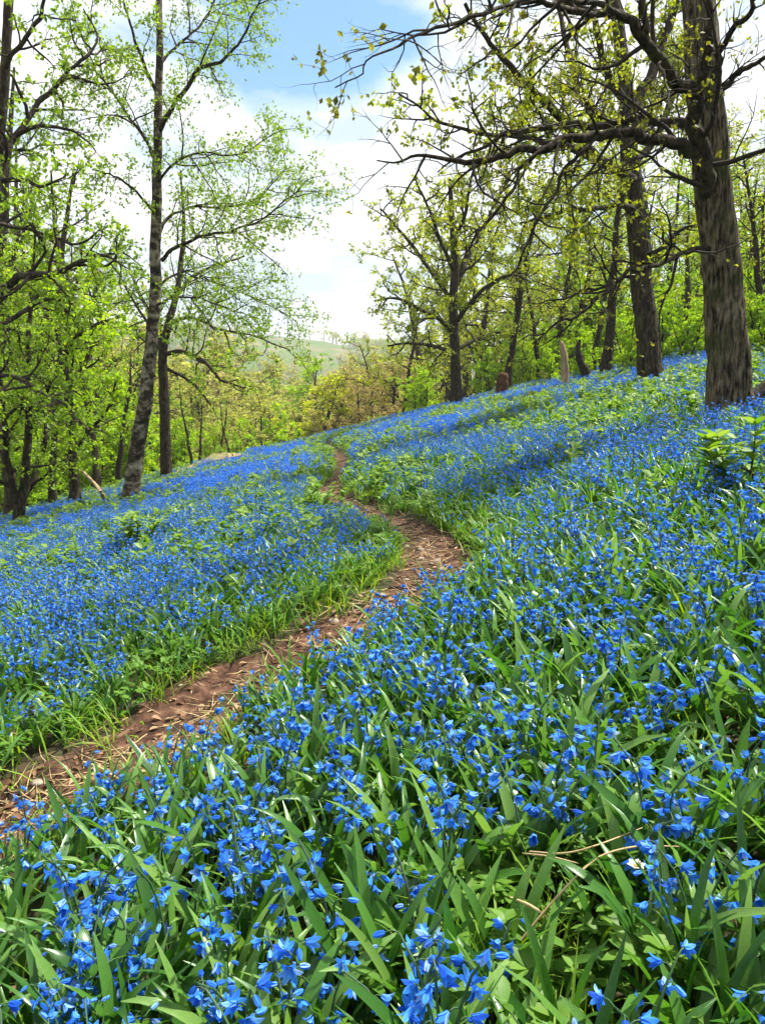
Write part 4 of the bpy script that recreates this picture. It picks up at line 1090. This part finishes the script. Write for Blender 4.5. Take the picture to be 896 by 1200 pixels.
for n_, i in enumerate(order):
    k = int(idx[i]); fine = True
    lb, gp = spot_label(px_[i], py_[i])
    pose = dict(loc=(X[i], Y[i], Z[i] - 0.01), rot=(tilt[i, 0], tilt[i, 1], rotz[i]), scale=float(scl[i]))
    if (k, fine) not in SRC:
        o = SRC[(k, fine)] = bluebell_source(k, fine)
        o['label'] = lb; o['group'] = gp; o.location = pose['loc']; o.rotation_euler = pose['rot']; o.scale = (pose['scale'],) * 3
    else:
        dup(SRC[(k, fine)], lb, gp, **pose)

# ------------------------------------------------------------------ grass, herbs, brambles, litter
def grass_tuft(seed, n, L0, L1, wd, m):
    r = np.random.default_rng(seed); a = Acc()
    for k in range(n):
        off = np.array([r.normal(0, 0.03), r.normal(0, 0.03), 0])
        strap(a, r.uniform(L0, L1), wd * r.uniform(0.7, 1.3), r.uniform(0.3, 1.7), r.uniform(0, 6.28), m, r.uniform(0.1, 0.7), 5, 0.2, p0=off)
    return a
def herb(seed, n, hgt, size):
    """Low herb: stalks that carry three lobed leaflets."""
    r = np.random.default_rng(seed); a = Acc()
    for k in range(n):
        az = r.uniform(0, 6.28); h = hgt * r.uniform(0.6, 1.2); ou = h * r.uniform(0.2, 0.8)
        tip = np.array([math.cos(az) * ou, math.sin(az) * ou, h])
        tube(a, np.array([[0, 0, 0], tip * 0.5 + UP * h * 0.1, tip]), np.array([0.0016, 0.0013, 0.001]), 1, 3)
        for j in range(3):
            b = az + (j - 1) * 1.25 + r.uniform(-0.2, 0.2); sz = size * r.uniform(0.7, 1.2)
            for q, (db, fl) in enumerate(((-0.45, 0.8), (0, 1.0), (0.45, 0.8))):
                c = b + db
                strap(a, sz * fl, sz * 0.42, r.uniform(0.1, 0.8), c, 0, r.uniform(1.0, 1.5), 5, 0.15, p0=tip)
    return a
def spray(seed, n, hgt, size):
    """Leafy shoot (bramble, elder): an upright stem with pairs of oval leaves."""
    r = np.random.default_rng(seed); a = Acc()
    P, R = shoot(r, (0, 0, 0), (r.normal(0, .25), r.normal(0, .25), 1), hgt, 0.004, 8, 0.08, 0.0)
    tube(a, P, R, 1, 4)
    for k in range(n):
        t = 0.3 + 0.7 * (k + 0.5) / n; i = min(int(t * 8), 8)
        az = k * 2.4 + r.uniform(-.3, .3)
        for j in (-1, 0, 1):
            strap(a, size * r.uniform(0.7, 1.1), size * 0.5, r.uniform(0.2, 0.9), az + j * 0.8, 0, r.uniform(0.8, 1.4), 5, 0.15, p0=P[i])
    return a
GM = [M_GRASS, M_STEM]
rng = np.random.default_rng(123)
x, y = field_points(rng, 0.5, 20, 260, 0.75)
d, side = path_dist(x, y)
_, leafy, verge, green, hole = field_masks(x, y)
r_ = np.hypot(x, y)
k = rng.uniform(size=len(x)) < np.clip(verge * np.where(left_(x, y), 0.45, 0.9) + 0.25 * leafy * (r_ < 6) + 0.35 * green * leafy, 0, 1) * np.where(r_ < 6, 1, 0.55)
k |= (d < 0.34) & (d > 0.22) & (rng.uniform(size=len(x)) < 0.28)
x, y = x[k], y[k]
z = height(x, y)
gp = [proto('grass_mesh', grass_tuft(800 + j, 14, 0.07, 0.20, 0.0045, 0).mesh('grass_mesh', GM)) for j in range(5)]
scatter('grass', 'bright green grass along the path and between the flowers', np.stack([x, y, z - 0.005], 1), np.column_stack([rng.normal(0, .1, (len(x), 2)), rng.uniform(0, 6.28, len(x))]), rng.uniform(0.6, 1.25, len(x)), rng.integers(0, 5, len(x)), gp)

x, y = field_points(rng, 0.5, 9, 170, 0.85)
_, leafy, verge, green, hole = field_masks(x, y)
k = rng.uniform(size=len(x)) < np.clip(leafy * (0.08 + 2.2 * hole + 0.3 * green + 0.35 * verge), 0, 1)
x, y = x[k], y[k]; z = height(x, y)
hp = [proto('herb_mesh', herb(820 + j, 7, 0.09, 0.034).mesh('herb_mesh', [M_COVER, M_STEM])) for j in range(5)]
scatter('low_herb_leaves', 'low lobed herb leaves filling the gaps under the bluebells', np.stack([x, y, z - 0.004], 1), np.column_stack([rng.normal(0, .1, (len(x), 2)), rng.uniform(0, 6.28, len(x))]), rng.uniform(0.7, 1.3, len(x)), rng.integers(0, 5, len(x)), hp)

x, y = field_points(rng, 3.4, 34, 34, 0.68)
_, leafy, verge, green, hole = field_masks(x, y)
px, py, _ = to_px(x, y, height(x, y))
lefty = np.exp(-(((px - 235) / 130) ** 2 + ((py - 668) / 34) ** 2)) + np.exp(-(((px - 60) / 60) ** 2 + ((py - 680) / 30) ** 2)) + np.exp(-(((px - 850) / 55) ** 2 + ((py - 580) / 28) ** 2))
r_ = np.hypot(x, y)
k = rng.uniform(size=len(x)) < np.clip(leafy * (0.75 * green * sstep(5, 9, r_) + 0.7 * lefty + 0.05 * sstep(4, 6, r_)), 0, 1)
x, y = x[k], y[k]; z = height(x, y)
bp_ = [proto('bramble_mesh', spray(840 + j, 7, 0.30, 0.075).mesh('bramble_mesh', [M_BRAMBLE, M_STEM])) for j in range(5)]
scatter('undergrowth', 'pale green leafy shoots scattered through the bluebells', np.stack([x, y, z - 0.01], 1), np.column_stack([rng.normal(0, .2, (len(x), 2)), rng.uniform(0, 6.28, len(x))]), rng.uniform(0.6, 1.25, len(x)), rng.integers(0, 5, len(x)), bp_)

x, y = field_points(rng, 20, 46, 7, 0.66)
yc = np.clip(31 + 0.35 * x, 19, 38)
bk = bank(x, y)
k = (np.abs(y - yc - 7) < 8) & (rng.uniform(size=len(x)) < np.where(bk > 0.12, 0.35, 0.8))
x, y = x[k], y[k]; z = height(x, y)
tp = [proto('tussock_mesh', grass_tuft(890 + j, 26, 0.15, 0.38, 0.010, 0).mesh('tussock_mesh', GM)) for j in range(3)]
scatter('rough_grass', 'rough tussocks of grass along the far edge of the flowers', np.stack([x, y, z - 0.01], 1), np.column_stack([rng.normal(0, .1, (len(x), 2)), rng.uniform(0, 6.28, len(x))]), rng.uniform(0.6, 1.3, len(x)), rng.integers(0, 3, len(x)), tp)

# leaf litter on the path and the bare bank
def dead_leaf(seed):
    r = np.random.default_rng(seed); a = Acc()
    strap(a, 0.035, 0.018, r.uniform(-0.8, 0.8), 0, 0, 1.4, 5, r.uniform(0.1, 0.5), r.uniform(-0.6, 0.6))
    return a
def twiglet(seed):
    r = np.random.default_rng(seed); a = Acc()
    P, R = shoot(r, (0, 0, 0.003), (1, 0, 0.03), 0.11, 0.0022, 5, 0.12, 0)
    tube(a, P, R, 0, 4); return a
def pebble(seed):
    r = np.random.default_rng(seed); a = Acc()
    t = np.linspace(0, math.pi, 6)
    P = np.stack([0 * t, 0 * t, -np.cos(t) * 0.010], 1)
    tube(a, P, np.sin(t) * 0.020 + 0.0005, 0, 8, 0.35, seed); return a
M_STONE = rough_mat('path_stone', [(0.35, (0.12, 0.09, 0.07)), (0.65, (0.34, 0.28, 0.22))], 30, (1, 1, 1), 6, 0.4, 0.004, 0.85)
lp = [proto('dead_leaf_mesh', dead_leaf(860 + j).mesh('dead_leaf_mesh', [M_LITTER])) for j in range(4)] + [proto('twig_mesh', twiglet(870 + j).mesh('twig_mesh', [M_STRAW if j else M_TWIG])) for j in range(3)] + [proto('pebble_mesh', pebble(880 + j).mesh('pebble_mesh', [M_STONE])) for j in range(2)]
ii = rng.integers(0, len(PATHC) - 1, 4200); tt = rng.uniform(size=4200)[:, None]
pp = PATHC[ii] * (1 - tt) + PATHC[ii + 1] * tt + rng.normal(0, 0.15, (4200, 2))
pp = pp[np.hypot(pp[:, 0], pp[:, 1]) < 14]
x2, y2 = field_points(rng, 0.6, 7, 40, 0.8)
x = np.concatenate([pp[:, 0], x2]); y = np.concatenate([pp[:, 1], y2]); z = height(x, y)
scatter('leaf_litter', 'brown dead leaves and twig scraps on the trodden earth', np.stack([x, y, z + 0.016], 1), np.column_stack([rng.normal(0, .25, (len(x), 2)), rng.uniform(0, 6.28, len(x))]), rng.uniform(0.5, 1.3, len(x)), np.where(rng.uniform(size=len(x)) < 0.012, rng.integers(7, 9, len(x)), rng.integers(0, 7, len(x))), lp)

# ------------------------------------------------------------------ single small things
def stick(name, label, cat, pts, rads, m, lift=0.0, group=None, sides=7):
    """pts: photo pixels with heights above the slope."""
    W = []
    for (px, py, up) in pts:
        p = ground_hit(px, py); 
        # slide up the ray until the point stands `up` above the ground
        for Yq in np.linspace(p[1], p[1] * 0.55, 120):
            q = pix(px, py, Yq)
            if q[2] - H(q[0], q[1]) >= up: break
        W.append(q)
    W = np.array(W); Cc = catmull(np.column_stack([W, rads]), 7)
    b = W[0].copy()
    a = Acc(); tube(a, Cc[:, :3] - b, Cc[:, 3], 0, sides, 0.1, 3)
    return thing(name, label, cat, tuple(b), group, a.mesh(name, [m]))
stick('dried_stalk', 'straw coloured dry stem lying across the leafy hollow, the long upper one', 'dry stalk', [(620, 998, .15), (660, 1000, .18), (700, 990, .19), (752, 970, .18)], [0.0015, 0.0016, 0.0015, 0.0009], M_STRAW)
stick('dried_stalk', 'long straw coloured stem slanting down through the leafy hollow', 'dry stalk', [(610, 1102, .12), (640, 1065, .16), (672, 1030, .19), (702, 1004, .20), (745, 992, .20), (795, 992, .19)], [0.0017, 0.0019, 0.0019, 0.0017, 0.0015, 0.0010], M_STRAW)
stick('dried_stalk', 'short dry stem beneath the long upper straw', 'dry stalk', [(612, 1000, .13), (645, 1004, .15), (678, 1012, .14)], [0.0014, 0.0015, 0.0010], M_STRAW)
stick('dried_stalk', 'pale broad dry blade bent below the slanting straw', 'dry stalk', [(598, 1052, .13), (622, 1062, .15), (645, 1078, .14)], [0.0019, 0.0027, 0.0010], M_STRAW)
stick('twig', 'thin pale twig on the path beside the near bluebells', 'twig', [(98, 893, .01), (118, 900, .02), (138, 912, .02), (160, 920, .02)], [.004, .0045, .004, .0025], M_STRAW)
stick('twig', 'dark twig lying on the grass at the outer bend of the path', 'twig', [(527, 642, .02), (540, 638, .05), (552, 634, .06)], [.006, .006, .004], M_TWIG)
stick('dried_stalk', 'blackened bare stem forked like a claw among the leaves right of the path', 'dry stalk', [(845, 588, .02), (845, 565, .12), (842, 545, .2), (836, 535, .26)], [.010, .009, .008, .004], M_TWIG)
stick('dried_stalk', 'arched dark stem bowing at the frame edge beside the claw', 'dry stalk', [(884, 588, .02), (886, 570, .1), (880, 555, .2), (868, 548, .26)], [.008, .008, .007, .004], M_TWIG)
stick('dead_branch', 'bare pale branch slanting down behind the birch', 'branch', [(125, 590, .02), (112, 568, .9), (90, 545, 1.5), (68, 518, 2.2)], [.05, .045, .04, .02], M_DEADWOOD)

# broken log at the right-hand edge
def log_piece():
    p0 = ground_hit(872, 497); p1 = p0 + np.array([1.6, 0.25, 0.95])
    P = np.array([p0 + (p1 - p0) * t + UP * 0.1 * math.sin(3 * t) for t in np.linspace(0, 1, 8)]); P[:, 2] += 0.10
    a = Acc(); tube(a, P - p0, np.array([0.10, 0.135, 0.14, 0.135, 0.13, 0.12, 0.11, 0.10]), 0, 14, 0.12, 5)
    root = thing('fallen_log', 'dark fallen log propped against the foot of the massive trunk', 'log', tuple(p0))
    part('stem', a.mesh('stem', [M_BARKD]), root)
    a = Acc(); tube(a, np.array([[0, 0, .1], [-.002, -.002, .101]]) + np.array([-0.004, 0, 0]), np.array([0.10, 0.004]), 0, 14)
    Pb = np.array([[0.55, 0.1, 0.45], [0.5, 0.0, 0.62], [0.42, -0.05, 0.8]])
    a = Acc(); tube(a, Pb, np.array([.04, .035, .02]), 0, 8, 0.1, 2)
    part('branch_stub', a.mesh('branch_stub', [M_DEADWOOD]), root)
log_piece()

def snag(name, label, px, py, Y, pts, rads, m, sides=12):
    b = pix(px, py, Y); b[2] = H(b[0], b[1]) - 0.05
    a = Acc(); tube(a, catmull(np.column_stack([np.array(pts, float), rads]), 5)[:, :3], catmull(np.column_stack([np.array(pts, float), rads]), 5)[:, 3], 0, sides, 0.15, 9)
    return thing(name, label, 'dead tree' if name != 'tree_stump' else 'stump', tuple(b), None, a.mesh(name, [m]))
snag('dead_tree', 'pale barkless dead trunk snapped off at the crest', 662, 452, 24.0, [(0, 0, 0), (-.02, 0, .5), (-.06, 0, 1.0), (-.16, 0, 1.45), (-.22, 0, 1.55)], [.16, .12, .11, .08, .03], M_DEADWOOD)
snag('dead_tree', 'dark leaning snag in a fork beside the pale dead trunk', 690, 446, 25.0, [(0, 0, 0), (-.12, 0, .35), (-.32, 0, .7), (-.42, 0, 1.1), (-.36, 0, 1.4)], [.16, .15, .12, .10, .04], M_TWIG)
snag('tree_stump', 'rust brown rotten stump under the thin oak at the crest', 588, 458, 29.0, [(0, 0, 0), (0, 0, .4), (.02, 0, .8), (0, 0, 1.0), (0, 0, 1.02)], [.30, .25, .22, .16, .02], M_RUST)

# a young elder by the left drift, and one by the right edge
def sapling(label, px, py, hgt, seed, m, n=5):
    p = ground_hit(px, py); p[2] = H(p[0], p[1])
    r = np.random.default_rng(seed)
    root = thing('sapling', label, 'sapling', tuple(p))
    for s in range(n):
        a = Acc()
        P, R = shoot(r, (r.normal(0, .03), r.normal(0, .03), -.02), (r.normal(0, .3), r.normal(0, .3), 1), hgt * r.uniform(.6, 1.05), 0.008, 9, 0.07, 0.02)
        tube(a, P, R, 0, 6)
        st = part('stem', a.mesh('stem', [M_DEADWOOD if s % 2 else M_TWIG]), root)
        for k in range(5):
            i = 4 + k
            a = Acc()
            for j in range(5):
                strap(a, r.uniform(.09, .15), .05, r.uniform(.2, 1.0), j * 1.26 + r.uniform(-.3, .3), 0, r.uniform(.8, 1.4), 6, .15, p0=P[min(i, 9)])
            part('leaf_spray', a.mesh('leaf_spray', [m]), st)
    return root
sapling('young elder with pale green leaves and thin upright stems in the drift below the birch', 158, 655, 0.62, 31, M_BRAMBLE, 4)
sapling('leafy elder shoot with broad pale leaves by the claw shaped dead stem', 862, 600, 0.5, 32, M_BRAMBLE, 5)
sapling('low elder shoot in the middle of the drift across the path', 232, 700, 0.36, 33, M_BRAMBLE, 4)

def anemone(px, py, label):
    p = ground_hit(px, py); q = pix(px, py, p[1] * 0.87); g = H(q[0], q[1])
    root = thing('wood_anemone', label, 'flower', (q[0], q[1], g))
    h = max(q[2] - g, 0.05)
    a = Acc(); tube(a, np.array([[0, 0, 0], [.004, 0, h * .5], [0, 0, h]]), np.array([.0018, .0015, .0012]), 0, 4)
    part('flower_stalk', a.mesh('flower_stalk', [M_STEM]), root)
    for k in range(6):
        a = Acc(); strap(a, .017, .011, .3, k * 1.047, 0, 1.1, 5, .1, p0=(0, 0, h)); part('petal', a.mesh('petal', [M_WHITE]), root)
    a = Acc(); th = np.linspace(0, 1, 5)
    tube(a, np.stack([th * 0, th * 0, h + th * .006], 1), np.array([.002, .004, .0045, .003, .0004]), 0, 8)
    part('flower_centre', a.mesh('flower_centre', [M_CONE]), root)
anemone(745, 1016, 'small white anemone flower open in the leafy hollow')
